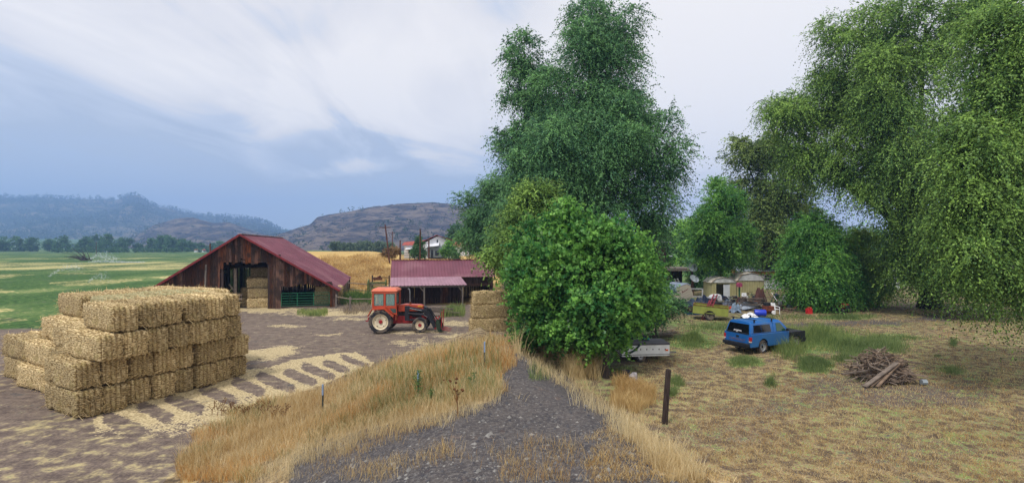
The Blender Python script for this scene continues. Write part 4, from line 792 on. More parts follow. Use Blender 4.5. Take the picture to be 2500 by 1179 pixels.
for px, d, lb in ((481, 430, 'tiny red and white farm shed at the far edge of the field, left one'), (500, 430, 'tiny red and white farm shed at the far edge of the field, right one'), (905, 240, 'low pink roofed shed below the rocky hill')):
    b = onG(px, d); o = thing('farm_shed', lb, 'shed', b); m = MB(); m.box((0, 0, .9), (3.2, 3, 1.8)); m.build('wall', wp, o); m = MB(); m.ext([(-1.9, 1.8), (1.9, 1.8), (0, 2.7)], -1.7, 1.7); m.build('roof', pm('pink_roof', C(188, 96, 92), .8, .1, 2), o)
# sprinkler water
wat = bpy.data.materials.new('water_spray'); wat.use_nodes = True; wat.node_tree.nodes['Principled BSDF'].inputs['Base Color'].default_value = (.8, .85, .9, 1); wat.node_tree.nodes['Principled BSDF'].inputs['Alpha'].default_value = .16
for i, (p0, p1, d, n) in enumerate((((205, 640), (285, 632), 215, 500), ((215, 640), (345, 662), 170, 800), ((117, 676), (200, 655), 80, 350), ((215, 690), (262, 680), 60, 200))):
    a = at(p0[0], p0[1], d); b = at(p1[0], p1[1], d); t_ = RNG.uniform(0, 1, n)**.8; q_ = np.array(a)[None]*(1-t_)[:, None]+np.array(b)[None]*t_[:, None]; q_[:, 2] += np.sin(t_*np.pi)*d*.009; q_ += RNG.normal(size=q_.shape)*(.1+t_[:, None]*.9)*d/200
    q_[:, 2] = np.maximum(q_[:, 2], Zf(q_[:, 0], q_[:, 1])+.2); o = foliage_quads('sprinkler_spray', q_, d/300, wat, None); tag(o, 'white arc of sprinkler water over the %s' % ['field by the lone pole, upper one', 'field by the lone pole, long lower one', 'pasture at the far left', 'irrigation pipe'][i], 'water spray', kind='stuff')
# steel fence posts on the bank
tp = pm('steel_post', C(70, 74, 70), .6, .3, 8, metal=.4); tb = pm('pale_blue_paint', C(130, 150, 180), .5, .1, 8)
for px, py0, py1, lb in ((788, 938, 992, 'steel fence post with a pale tip at the foot of the bank, the nearer one'), (1183, 834, 886, 'steel fence post with a pale tip on the dry bank, below the short bale stack'), (1021, 905, 952, 'steel fence post hidden in the green thistle on the bank')):
    b = G(px, py1+14); h = CH+(HY-py0)/F*b.y-b.z; o = thing('fence_post', lb, 'fence post', b); m = MB(); m.bar((0, 0, -.2), (0, 0, h*.62), .035, .05); m.build('post', tp, o); m = MB(); m.bar((0, 0, h*.62), (0, 0, h), .037, .052); m.build('painted_tip', tb, o)
# ------------------------------------------------------------------ tractor
orange = pm('orange_paint', C(178, 70, 42), .4, .12, 2.5, dirt=(C(146, 104, 84), .48, .6), spec=.5); cream = pm('cream_rim', C(222, 210, 184), .5, .12, 3, dirt=(C(160, 130, 100), .6, .5)); rub = pm('tyre_rubber', C(46, 46, 52), .9, .3, 9, dirt=(C(104, 94, 84), .44, .8))
black = pm('black_paint', C(26, 28, 38), .45, .3, 4, spec=.5); redm = pm('red_paint', C(150, 40, 44), .5, .3, 5); steel = pm('bare_steel', C(150, 150, 154), .35, .2, 6, metal=.7); rust = pm('rust', C(96, 60, 44), .9, .4, 5)
glas = bpy.data.materials.new('tinted_glass'); glas.use_nodes = True; b_ = glas.node_tree.nodes['Principled BSDF']; b_.inputs['Base Color'].default_value = (.25, .42, .40, 1); b_.inputs['Roughness'].default_value = .05; b_.inputs['Alpha'].default_value = .45
tl = onG(937, 0+5.6*F/208); tr_ = thing('tractor', 'orange cab tractor with cream wheels and a black front loader parked in the barn yard', 'tractor', tl, R(2)); K = 37.2
X_ = lambda px: (px-937)/K
Z_ = lambda py: (808-py)/K
def wheel(x, y, r, wd, parent, rim_r, side, lugs=0, hub=redm, star=False, rimmat=None):
    s = side; m = MB(); m.lathe([(rim_r, -wd*.42), (r*.90, -wd*.5), (r*.985, -wd*.38), (r, 0), (r*.985, wd*.38), (r*.90, wd*.5), (rim_r, wd*.42), (rim_r*.97, 0), (rim_r, -wd*.42)], (x, y, r), 'Y', 40)
    for i in range(lugs):
        a = 2*math.pi*i/lugs
        for q in (-1, 1):
            a2 = a+(.5 if q > 0 else 0)*2*math.pi/lugs; m.bar((x+math.cos(a2)*r*.995, y+q*wd*.02, r+math.sin(a2)*r*.995), (x+math.cos(a2+.2)*r*.99, y+q*wd*.46, r+math.sin(a2+.2)*r*.99), .055, .05, up=(math.cos(a2), 0, math.sin(a2)))
    w_ = m.build('wheel', rub, parent, True)
    m = MB(); m.lathe([(0, s*wd*.16), (rim_r*.3, s*wd*.16), (rim_r*.36, s*wd*.22), (rim_r*.75, s*wd*.24), (rim_r*.82, s*wd*.14), (rim_r*.9, s*wd*.2), (rim_r*.94, s*wd*.4), (rim_r*1.0, s*wd*.43), (rim_r*1.0, s*wd*.2)], (x, y, r), 'Y', 36); m.build('rim', rimmat or cream, w_, True)
    m = MB(); m.lathe([(0, s*wd*.36), (rim_r*.2, s*wd*.36), (rim_r*.25, s*wd*.2)], (x, y, r), 'Y', 5 if star else 16)
    if star:
        for i in range(5): a = 2*math.pi*i/5+math.pi/2; m.bar((x, y+s*wd*.3, r), (x+math.cos(a)*rim_r*.42, y+s*wd*.3, r+math.sin(a)*rim_r*.42), .07, .03, up=(0, 1, 0))
    m.build('hub', hub, w_)
    if lugs:
        m = MB()
        for i in range(5): a = 2*math.pi*i/5+.3; m.lathe([(0, s*wd*.262), (.03, s*wd*.26), (.03, s*wd*.2)], (x+math.cos(a)*rim_r*.68, y, r+math.sin(a)*rim_r*.68), 'Y', 8)
        m.build('bolt_holes', black, w_)
    return w_
RW = .745; FW = .5
for y, s in ((-.85, -1), (.85, 1)): wheel(0, y, RW, .42, tr_, .50, s, 22)
for y, s in ((-.75, -1), (.75, 1)): wheel(X_(1029), y, FW, .26, tr_, .285, s, 0, star=True)
m = MB(); m.box((.15, 0, .78), (1.0, 1.1, .5)); m.box((1.2, 0, .78), (1.4, .5, .5)); m.box((2.2, 0, .95), (1.2, .42, .3)); m.build('chassis', redm, tr_, bevel=.02)
m = MB(); m.tube([(0, -.8, RW), (0, .8, RW)], .12, 10); m.tube([(X_(1029), -.72, FW), (X_(1029), .72, FW)], .06, 8); m.build('axle', redm, tr_, True)
m = MB(); m.box((1.75, 0, 1.15), (1.5, .46, .45)); m.build('engine', pm('engine_black', C(34, 32, 34), .6, .4, 8), tr_, bevel=.02)
m = MB(); m.ext([(X_(974), 1.3), (X_(974), 1.72), (X_(990), 1.79), (X_(1028), 1.74), (X_(1034), 1.66), (X_(1036), 1.36)], -.31, .31); m.build('hood', orange, tr_, bevel=.03)
m = MB(); m.ext([(X_(1036)+.002, 1.0), (X_(1036)+.002, 1.62), (X_(1042), 1.56), (X_(1043), 1.0)], -.29, .29); m.build('grille', black, tr_)
m = MB(); m.box((X_(1027), -.33, 1.66), (.3, .03, .08)); m.build('badge_strip', pm('yellow_paint', C(226, 160, 60), .5, .1, 6), tr_)
# cab frame with openings: posts, sills and roof
xb, xf = X_(915), X_(972.5); m = MB()
zs, zt_ = Z_(744), Z_(713)
for y in (-.72, .72):
    for x, wd in ((xb+.06, .13), (X_(945), .13), (xf-.04, .1)): m.box((x, y, (zs+zt_)/2), (wd, .07, zt_-zs+.1))
    m.box(((xb+xf)/2, y, zs-.04), (xf-xb+.02, .075, .12)); m.box(((xb+xf)/2, y, zt_+.04), (xf-xb+.02, .075, .14))
    q = -1 if y < 0 else 1
    m.ext([(X_(945), zs-.02), (X_(973), zs-.02), (X_(974.5), Z_(766)), (X_(966), Z_(763)), (X_(955), Z_(755))], y-.035, y+.035)
for x in (xb+.04, xf-.03):
    m.box((x, 0, zs-.02), (.07, 1.4, .16)); m.box((x, 0, zt_+.04), (.07, 1.4, .14))
m.box((xf-.05, 0, 1.2), (.06, 1.3, .8)); cabf = m.build('cab', orange, tr_, bevel=.012)
m = MB(); m.add([(xb-.05, -.78, zt_+.08), (xf+.06, -.78, zt_+.08), (xf+.06, .78, zt_+.08), (xb-.05, .78, zt_+.08), (xb-.05, -.78, zt_+.16), (xf+.06, -.78, zt_+.16), (xf+.06, .78, zt_+.16), (xb-.05, .78, zt_+.16), (xb+.08, -.6, Z_(702)), (xf-.1, -.6, Z_(702)), (xf-.1, .6, Z_(702)), (xb+.08, .6, Z_(702))],
    [(3, 2, 1, 0), (0, 1, 5, 4), (1, 2, 6, 5), (2, 3, 7, 6), (3, 0, 4, 7), (4, 5, 9, 8), (5, 6, 10, 9), (6, 7, 11, 10), (7, 4, 8, 11), (8, 9, 10, 11)]); m.build('cab_roof', pm('faded_orange', C(206, 112, 84), .5, .12, 2, dirt=(C(226, 150, 120), .55, .5)), cabf, bevel=.02)
for y in (-.725, .725):
    for a, b in ((xb+.13, X_(945)-.07), (X_(945)+.07, xf-.1)): m = MB(); m.box(((a+b)/2, y, (zs+zt_)/2), (b-a, .012, zt_-zs)); m.build('window', glas, cabf)
    for a, b in ((xb+.13, X_(945)-.07), (X_(945)+.07, xf-.1)):
        m = MB(); m.bar((a, y*1.005, zs+.02), (a, y*1.005, zt_-.03), .03); m.bar((b, y*1.005, zs+.02), (b, y*1.005, zt_-.03), .03); m.bar((a, y*1.005, zs+.03), (b, y*1.005, zs+.03), .03); m.bar((a, y*1.005, zt_-.03), (b, y*1.005, zt_-.03), .03); m.build('window_seal', black, cabf)
    q = y*1.055; m = MB(); m.add([(X_(957), q, Z_(750)), (X_(974)-.06, q, Z_(750)), (X_(974)-.05, q, Z_(760)), (X_(965), q, Z_(760))], [(0, 1, 2, 3)]); m.build('lower_window', pm('window_green', C(58, 84, 84), .15, .2, 3, spec=.6), cabf)
    # angular fender over the wheel
    pts = [(X_(907), Z_(765)), (X_(917), Z_(748)), (X_(946), Z_(747)), (X_(960), Z_(760)), (X_(967), Z_(766))]; m = MB(); sg = -1 if y < 0 else 1
    for i in range(4):
        a, b = pts[i], pts[i+1]; y0, y1 = sg*.6, sg*1.04
        m.add([(a[0], y0, a[1]), (b[0], y0, b[1]), (b[0], y1, b[1]), (a[0], y1, a[1]), (a[0], y0, a[1]-.06), (b[0], y0, b[1]-.06), (b[0], y1, b[1]-.1), (a[0], y1, a[1]-.1)], [(0, 1, 2, 3), (7, 6, 5, 4), (2, 6, 7, 3), (0, 4, 5, 1), (0, 3, 7, 4), (1, 5, 6, 2)])
    m.build('fender', orange, tr_)
m = MB(); m.box((.15, 0, 1.35), (.45, .5, .14)); m.box((-.1, 0, 1.7), (.12, .5, .7)); m.build('seat', black, tr_, bevel=.04)
m = MB(); m.tube([(.75, 0, 1.3), (.6, 0, 1.75)], .03, 6); m.lathe([(.16, -.02), (.2, 0), (.16, .02)], (.6, 0, 1.8), 'X', 14); m.build('steering_wheel', black, tr_, True)
m = MB(); m.tube([(X_(1001.5), -.1, 1.75), (X_(1001), -.1, Z_(712)), (X_(1000), -.1, Z_(706)), (X_(996), -.1, Z_(704.5))], .045, 9); m.build('exhaust_pipe', steel, tr_, True)
m = MB(); m.tube([(X_(1002), -.1, 1.7), (X_(1002), -.1, 1.95)], .07, 9); m.build('exhaust_base', rust, tr_, True)
m = MB(); m.bar((-.5, -.3, .75), (-1.1, -.3, .72), .07); m.bar((-.5, .3, .75), (-1.1, .3, .72), .07); m.bar((-.9, -.45, .9), (-.9, .45, .9), .08); m.build('hitch', redm, tr_)
ld = MB()
for y in (-.52, .52):
    ld.box((X_(997), y, Z_(762)), (.3, .12, .95)); ld.bar((X_(993), y, Z_(747)), (X_(1043), y, Z_(757)), .1, .17); ld.bar((X_(1043), y, Z_(757)), (X_(1064), y, Z_(797)), .1, .2)
    ld.bar((X_(1000), y, Z_(763)), (X_(1036), y, Z_(764)), .07, .09); ld.bar((X_(999), y, Z_(778)), (X_(1020), y, Z_(778)), .07, .12)
ld.bar((X_(1052), -.5, Z_(777)), (X_(1052), .5, Z_(777)), .12); arm = ld.build('loader_arm', black, tr_, bevel=.01)
for y in (-.6, .6):
    m = MB(); m.tube([(X_(1000), y, Z_(762)), (X_(1038), y, Z_(766))], .045, 8); m.tube([(X_(1046), y*.95, Z_(755)), (X_(1066), y*.95, Z_(785))], .04, 8); m.build('cylinder', black, arm, True)
    m = MB(); m.tube([(X_(1034), y, Z_(765)), (X_(1046), y, Z_(771))], .022, 8); m.build('piston', steel, arm, True)
LT = pm('white_lettering', C(196, 200, 206), .6, .1, 5)
m = MB(); rq = random.Random(9); p0 = None            # pale maker's lettering, too small to read
for i in range(26):
    x = X_(1003)+i*(X_(1032)-X_(1003))/25; z = Z_(747)-(x-X_(993))*.2+(.03 if i % 2 else -.03)*rq.uniform(.5, 1.1); p = (x, -.578, z-.02)
    if p0: m.bar(p0, p, .016, .012)
    p0 = p
m.build('arm_lettering', LT, arm)
m = MB(); gb = pm('dark_green_steel', C(44, 62, 46), .6, .3, 6)
m.ext([(X_(1068), Z_(775)), (X_(1074), Z_(778)), (X_(1081), Z_(806)), (X_(1072), Z_(806)), (X_(1066), Z_(790))], -.7, -.62); m.ext([(X_(1068), Z_(775)), (X_(1074), Z_(778)), (X_(1081), Z_(806)), (X_(1072), Z_(806)), (X_(1066), Z_(790))], .62, .7)
m.bar((X_(1078), -.7, Z_(802)), (X_(1078), .7, Z_(802)), .12); m.bar((X_(1072), -.7, Z_(780)), (X_(1072), .7, Z_(780)), .1); m.build('fork_carriage', gb, arm)
m = MB()
for y in (-.5, .5): m.bar((X_(1064), y, Z_(800)), (X_(1071), y, Z_(775)), .12, .1); m.bar((X_(1066), y, Z_(786)), (X_(1062), y, Z_(776)), .08)
m.bar((X_(1067), -.5, Z_(788)), (X_(1067), .5, Z_(788)), .06); m.build('fork_mount', redm, arm)
for y in (-.6, .6): m = MB(); m.bar((X_(1079), y, Z_(804)), (X_(1081), y, Z_(757)), .05, .07); m.build('fork_upright', redm, arm)
for y in (-.6, -.2, .2, .6): m = MB(); m.tube([(X_(1080), y, Z_(801)), (X_(1102), y-.15, Z_(805))], [.03, .008], 6); m.build('tine', redm, arm, True)
# ------------------------------------------------------------------ blue pickup with a canopy
blue = pm('blue_paint', C(18, 96, 172), .32, .08, 1.6, spec=.6, dirt=(C(60, 104, 140), .5, .45)); bl2 = pm('dark_trim', C(34, 36, 44), .6, .3, 6); dg = pm('dark_glass_car', C(12, 14, 20), .08, .2, 2, spec=.6); hub_ = pm('alloy', C(170, 172, 176), .4, .2, 5, metal=.5)
TH = 25; rr_ = G(1829, 873); pk = thing('pickup_truck', 'blue pickup with a matching canopy, roof bars and a black hood parked in the weeds', 'pickup', (11.75, 26.9, 0), R(TH)); LN = 4.62; pk.scale = (.94, 1, 1.06)
# local: x forward from the rear bumper, y left positive; half width .83
HWD = .82
def loft(m, secs, caps=True):
    n = len(secs[0]); vs = [p for s in secs for p in s]; fs = [(i*n+j, i*n+(j+1) % n, (i+1)*n+(j+1) % n, (i+1)*n+j) for i in range(len(secs)-1) for j in range(n)]
    if caps: fs += [tuple(range(n)), tuple((len(secs)-1)*n+j for j in range(n))[::-1]]
    m.add(vs, fs)
def sec(x, zb_, zw, wb, ww_, xt=None):     # lower body section: bottom, waist
    xt = x if xt is None else xt
    return [(x, -wb, zb_), (x, -ww_, zb_+.12), (x+(xt-x)*.5, -ww_-.02, (zb_+zw)/2+.08), (xt, -ww_+.03, zw), (xt, ww_-.03, zw), (x+(xt-x)*.5, ww_+.02, (zb_+zw)/2+.08), (x, ww_, zb_+.12), (x, wb, zb_)]
def body_side(m, y, x0, x1, zb_, zw, arches, th=.06):
    pts = [(x0, zw)]; pts += [(x0, zb_)]
    for cx_, r in arches: pts += [(cx_+r*math.cos(a), .34+r*math.sin(a)) for a in [math.pi-math.asin(min(.99, (zb_-.34)/r))+(-(math.pi-2*math.asin(min(.99, (zb_-.34)/r))))*k/12 for k in range(13)]]
    pts += [(x1, zb_), (x1, zw)]; m.ext(pts, y-th/2, y+th/2)
m = MB(); RX, FX = 1.12, 3.82
for y in (-HWD, HWD): body_side(m, y, .13, 3.2, .36, .98, [(RX, .40)])
m.box((.16, 0, .68), (.07, 2*HWD-.05, .60)); m.box((1.75, 0, .42), (3.1, 2*HWD-.1, .06)); m.box((1.7, 0, .97), (3.0, 2*HWD-.1, .03)); m.build('body', blue, pk, bevel=.02)
m = MB()
for y in (-HWD, HWD): body_side(m, y, 3.2, 4.58, .36, .93, [(FX, .40)])
m.box((4.56, 0, .66), (.07, 2*HWD-.05, .5)); m.build('front_fender', pm('black_fender', C(26, 26, 32), .45, .3, 4), pk, bevel=.02)
m = MB(); loft(m, [[(3.1, -HWD+.02, .9), (3.1, -HWD+.06, 1.02), (3.1, 0, 1.05), (3.1, HWD-.06, 1.02), (3.1, HWD-.02, .9)], [(4.3, -HWD+.04, .87), (4.3, -HWD+.1, .95), (4.3, 0, .98), (4.3, HWD-.1, .95), (4.3, HWD-.04, .87)], [(4.6, -HWD+.08, .75), (4.6, -HWD+.12, .84), (4.6, 0, .87), (4.6, HWD-.12, .84), (4.6, HWD-.08, .75)]]); m.build('hood', pm('black_hood', C(30, 30, 38), .4, .3, 3, spec=.5), pk, True)
def ghouse(m, xs, zr_, hw_top): pass
# canopy and cab upper: slanted tail, rounded roof
def upper(name, xb0, xb1, xt0, xt1, z0, z1, mat, par, ib=.04, it=.16):
    m = MB(); r = .06; secs = []
    for (xb_, xt_) in ((xb0, xt0), (xb1, xt1)):
        secs.append([(xb_, -HWD+ib, z0), (xb_+(xt_-xb_)*.5, -HWD+(ib+it)*.5-.01, (z0+z1)/2), (xt_+(xb_-xt_)*.08, -HWD+it, z1-.07), (xt_, -HWD+it+.12, z1), (xt_, 0, z1+.03), (xt_, HWD-it-.12, z1), (xt_+(xb_-xt_)*.08, HWD-it, z1-.07), (xb_+(xt_-xb_)*.5, HWD-(ib+it)*.5+.01, (z0+z1)/2), (xb_, HWD-ib, z0)])
    loft(m, secs); return m.build(name, mat, par, bevel=.025)
cn = upper('canopy', .16, 2.02, .34, 2.02, .985, 1.56, blue, pk); cbn = upper('cab', 2.05, 3.3, 2.05, 2.72, .985, 1.55, blue, pk)
def sidewin(px0, px1, tx0, tx1, z0, z1, par, nm='side_window', mat=dg):
    f_ = lambda z: -(HWD-(.04+.05*(z-.985)/.285 if z < 1.27 else .09+.07*(z-1.27)/.22))
    for s in (1, -1):
        m = MB(); e_ = .022; vs = [(px0, s*(f_(z0)-e_), z0), (px1, s*(f_(z0)-e_), z0), (tx1, s*(f_(z1)-e_), z1), (tx0, s*(f_(z1)-e_), z1)]; vs += [(x, y+s*.03, z) for x, y, z in vs]
        m.add(vs, [(0, 1, 2, 3), (7, 6, 5, 4), (0, 4, 5, 1), (1, 5, 6, 2), (2, 6, 7, 3), (3, 7, 4, 0)]); m.build(nm, mat, par)
sidewin(.42, 1.04, .50, 1.04, 1.05, 1.40, cn); sidewin(1.07, 1.80, 1.07, 1.78, 1.05, 1.40, cn); sidewin(2.24, 3.02, 2.27, 2.62, 1.03, 1.42, cbn, 'side_window', pm('cab_glass', C(34, 72, 52), .08, .4, 1.5, spec=.6))
m = MB(); sl0 = lambda z: .155+(.18)*(z-.985)/.575
vs = [(sl0(z)-.018, y, z) for z, y in ((1.02, -.70), (1.02, .70), (1.44, .60), (1.44, -.60))]; vs += [(x+.03, y, z) for x, y, z in vs]; m.add(vs, [(0, 1, 2, 3), (7, 6, 5, 4), (0, 4, 5, 1), (1, 5, 6, 2), (2, 6, 7, 3), (3, 7, 4, 0)]); rw = m.build('rear_window', dg, cn)
m = MB(); m.bar((sl0(1.0)-.02, -.72, .995), (sl0(1.0)-.02, .72, .995), .03, .07); m.build('window_ledge', bl2, cn)
rz_ = (R(90-17), 0, R(-90)); 
st_ = pm('sticker_white', C(226, 226, 230), .6, .05, 4); m = MB(); rq = random.Random(6); p0 = None       # worn lettering on the glass, not legible in the photograph
for i in range(15):
    y = .26-.035*i; z = 1.10+(.032 if i % 2 else -.032)*rq.uniform(.6, 1.1); p = (sl0(z)-.024, y, z)
    if p0: m.bar(p0, p, .012, .02)
    p0 = p
m.bar((sl0(1.05)-.024, .1, 1.05), (sl0(1.05)-.024, 0, 1.045), .012, .03); m.build('window_sticker', st_, rw)
text('tailgate_lettering', 'CHEVROLET', .17, pk, (.118, 0, .66), (R(90), 0, R(-90)), pm('faded_orange_letter', C(116, 96, 100), .6, .2, 8), .003, 1.12)
m = MB(); m.box((.118, -.02, .82), (.02, .17, .09)); m.build('tailgate_handle', bl2, pk)
m = MB(); m.box((.02, 0, .46), (.2, 1.62, .17)); m.box((.1, 0, .36), (.2, 1.5, .1)); m.build('rear_bumper', bl2, pk, bevel=.03)
m = MB(); m.box((4.64, 0, .48), (.16, 1.62, .18)); m.build('front_bumper', bl2, pk, bevel=.03)
tlr = pm('tail_lamp_red', C(170, 36, 40), .3, .2, 8); 
for y in (-HWD+.02, HWD-.02):
    m = MB(); m.box((.16, y, .76), (.12, .12, .2)); tlo = m.build('tail_lamp', tlr, pk, bevel=.01); m = MB(); m.box((.15, y, .64), (.11, .115, .06)); m.build('reversing_lamp', pm('lamp_white', C(214, 200, 196), .3, .1, 8), tlo)
m = MB(); m.bar((.1, -.12, .33), (.1, .16, .33), .02, .12); m.build('licence_plate', pm('plate', C(170, 172, 180), .5, .2, 6), pk)
for x in (.62, 2.0):
    m = MB(); m.tube([(x, -.80, 1.66), (x, .80, 1.66)], .016, 8)
    for y in (-.66, .66): m.bar((x, y, 1.52), (x, y, 1.67), .07, .05)
    m.build('roof_bar', black, pk)
for x in (RX, FX):
    for s in (-1, 1): wheel(x, s*(HWD-.1), .335, .22, pk, .215, s, 0, hub=bl2, rimmat=hub_)
    m = MB(); m.box((x, 0, .55), (.74, 1.5, .42)); m.build('wheel_well', black, pk)
for s in (-1, 1): m = MB(); m.box((2.98, s*(HWD+.09), 1.08), (.1, .16, .13)); m.build('mirror', black, pk, bevel=.02)
# ------------------------------------------------------------------ green truck bed trailer
grn_ = pm('lime_green_paint', C(142, 150, 74), .5, .12, 2.5, dirt=(C(116, 74, 40), .62, .8)); rustg = pm('rusty_green', C(128, 110, 48), .7, .3, 5, c2=C(112, 66, 36))
gb_ = G(1750, 783); gt = thing('truck_bed_trailer', 'lime green trailer made from an old pickup bed, tail end dropped on the ground', 'trailer', gb_+Vector((-.2, .9, 0)), R(-22)); K2 = F/gb_.y
m = MB(); L2, W2, H2_ = 2.5, 1.65, .62
def boxshell(m, x0, x1, w_, z0, z1, t=.05):
    for y in (-w_/2, w_/2): 
        pts = [(x0, z0), (0-.42, z0)]+[(.42*math.cos(a), .36+.38*math.sin(a)) for a in [math.pi-math.pi*k/10 for k in range(1, 10)]]+[(.42, z0), (x1, z0-.0), (x1, z1), (x0, z1)]
        m.ext(pts, y-t/2, y+t/2)
    m.box((x0, 0, (z0+z1)/2), (t, w_, z1-z0)); m.box((x1, 0, (z0+z1)/2), (t, w_, z1-z0)); m.box(((x0+x1)/2, 0, z0+.12), (x1-x0, w_-.06, .05))
boxshell(m, -1.2, 1.25, W2, .42, 1.05); bd = m.build('bed', grn_, gt, bevel=.015)
m = MB()
for y in (-W2/2, W2/2): m.bar((-1.22, y, 1.07), (1.27, y, 1.07), .1, .05)
m.bar((-1.2, -.8, 1.07), (-1.2, .8, 1.07), .05, .08); m.bar((1.25, -.8, 1.07), (1.25, .8, 1.07), .05, .08); m.build('rail', rustg, bd)
for s in (-1, 1): wheel(0, s*.66, .36, .22, gt, .2, s, 0, hub=bl2, rimmat=pm('old_rim', C(116, 108, 96), .6, .3, 6))
gt.rotation_euler = (0, R(4), R(-22))
# ------------------------------------------------------------------ white folding camper under the mulberry
wpt = pm('white_enamel', C(230, 234, 238), .5, .08, 2, dirt=(C(150, 146, 138), .6, .4)); wc = G(1558, 884); ct = thing('tent_trailer', 'white folding camping trailer with junk on its lid, half under the mulberry', 'trailer', wc+Vector((.1, .75, 0)), R(3)); KK = 284/5.6
m = MB(); m.ext([(-.95, .26), (1.4, .30), (1.4, .9), (-.95, .86)], -.75, .45); m.build('body', wpt, ct, bevel=.025)
m = MB(); m.ext([(-.97, .34), (1.42, .38), (1.42, .40), (-.97, .36)], -.762, .762); m.build('trim_strip', bl2, ct)
m = MB(); m.ext([(-.97, .80), (1.43, .83), (1.40, .93), (-.9, .91)], -.77, .47); m.build('lid', pm('grey_lid', C(84, 84, 92), .6, .2, 3), ct, bevel=.02)
m = MB()
for i in range(7): m.box((-.62+i*.3, -.757, .62), (.035, .02, .07))
m.build('latch', bl2, ct); m = MB(); m.box((1.26, -.76, .58), (.13, .03, .07)); m.build('marker_lamp', pm('orange_lens', C(230, 96, 40), .3, .1, 8), ct)
for s in (-1, 1): wheel(0, s*.66, .25, .16, ct, .13, s, 0, hub=bl2, rimmat=hub_)
m = MB(); m.bar((1.4, 0, .3), (2.0, 0, .32), .08); m.build('drawbar', steel, ct)
pn = thing('plank', 'long grey plank lying across the grass behind the white folding trailer', 'plank', G(1560, 826)); m = MB(); m.bar((-1.0, 0, .08), (2.4, .5, .28), .28, .05); m.bar((-.8, .2, .04), (2.2, .7, .1), .2, .05); m.build('board', greywood, pn)
for i, (x, c_, lb, cat) in enumerate(((-.2, C(40, 40, 46), 'dark rolled tarp lying on the lid of the white folding trailer', 'tarp'), (.45, C(30, 120, 110), 'teal coil of hose on the lid of the white folding trailer', 'hose'))):
    m = MB()
    if i == 0: m.tube([(-.9, .1, .0), (0, -.1, .05), (.9, .2, .02)], [.1, .12, .07], 8)
    else:
        for k in range(3): m.lathe([(.17-k*.02, .03*k), (.21-k*.02, .03+.03*k), (.17-k*.02, .06+.03*k), (.14, .03+.03*k)], (0, 0, 0), 'Z', 16)
    o = m.build('rolled_tarp' if i == 0 else 'hose_coil', pm('t%d_fabric' % i, c_, .8, .3, 8), None, True, loc=ct.location+Vector((x, 0, .96+(.09 if i == 0 else 0)))); tag(o, lb, cat)
tn_ = MB(); tn_.tube([(0, -.8, .88), (-.25, -.82, .6), (-.55, -.84, .45)], .05, 7); o = tn_.build('hose', pm('grey_green_hose', C(60, 78, 78), .7, .3, 8), None, True, loc=ct.location+Vector((.0, 0, 0))); tag(o, 'dark hose hanging over the near side of the white folding trailer', 'hose')
# ------------------------------------------------------------------ junk yard: buildings
tanp = pm('tan_siding', C(178, 172, 128), .7, .1, 2); whm = pm('white_metal', C(204, 206, 208), .55, .12, 2, dirt=(C(150, 120, 90), .6, .5)); galv = MATS['galvanised']
def metal_shed(px0, px1, pyb, pye, pyt, name, label, door, d=None):
    b = G((px0+px1)/2, pyb); s = b.y/F; w_ = (px1-px0)*s; he = (pyb-pye)*s; ht = (pyb-pyt)*s; o = thing(name, label, 'shed', b, R(0)); D_ = 2.4; m = MB()
    n = 11
    for i in range(n):
        x0 = -w_/2+w_*i/n+.012; x1 = -w_/2+w_*(i+1)/n-.012
        if door and -w_*.28 < (x0+x1)/2 < w_*.24: continue
        m.box(((x0+x1)/2, .02, he/2), (x1-x0, .05, he))
    m.box((0, .06, he-.08), (w_, .04, .14)); m.box((-w_/2+.02, D_/2, he/2), (.04, D_, he)); m.box((w_/2-.02, D_/2, he/2), (.04, D_, he)); m.box((0, D_, he/2), (w_, .04, he)); 
    if not door: m.box((0, .07, he/2), (w_-.02, .03, he))
    m.build('wall', tanp, o)
    m = MB(); m.ext([(-w_/2-.06, he), (-w_/2+w_*.16, he+(ht-he)*.72), (0, ht), (w_/2-w_*.16, he+(ht-he)*.72), (w_/2+.06, he)], -.06, 0.04); m.build('gable', whm, o)
    m = MB(); P_ = [(-w_/2-.1, he-.03), (-w_/2+w_*.16, he+(ht-he)*.75+.03), (0, ht+.05), (w_/2-w_*.16, he+(ht-he)*.75+.03), (w_/2+.1, he-.03)]
    for i in range(4): a, c_ = P_[i], P_[i+1]; m.add([(a[0], -.12, a[1]), (c_[0], -.12, c_[1]), (c_[0], D_, c_[1]), (a[0], D_, a[1]), (a[0], -.12, a[1]+.03), (c_[0], -.12, c_[1]+.03), (c_[0], D_, c_[1]+.03), (a[0], D_, a[1]+.03)], [(3, 2, 1, 0), (4, 5, 6, 7), (0, 1, 5, 4), (2, 3, 7, 6), (1, 2, 6, 5), (3, 0, 4, 7)])
    m.build('roof', pm('shed_roof', C(206, 198, 186), .6, .15, 2, dirt=(C(150, 116, 84), .52, .8)), o)
    if door:
        m = MB(); m.box((w_*.1, -.05, he*.44), (w_*.26, .04, he*.86)); m.build('door', pm('white_door', C(206, 212, 222), .6, .06, 3), o)
    return o, w_, he
metal_shed(1738, 1797, 728, 690, 678, 'garden_shed', 'tan metal garden shed with a low white roof and its white door standing open', True)
metal_shed(1801, 1866, 728, 685, 667, 'garden_shed', 'larger tan metal garden shed with a white barn shaped gable and closed front', False)
mh = G(1935, 722); mh = onG(1940, 66); mho = thing('mobile_home', 'white mobile home with a metal over-roof, partly hidden by the drooping willow', 'mobile home', mh, R(-2)); s = 66/F
zz = lambda py: CH+(HY-py)*s-mh.z
xx = lambda px: (px-1940)*s
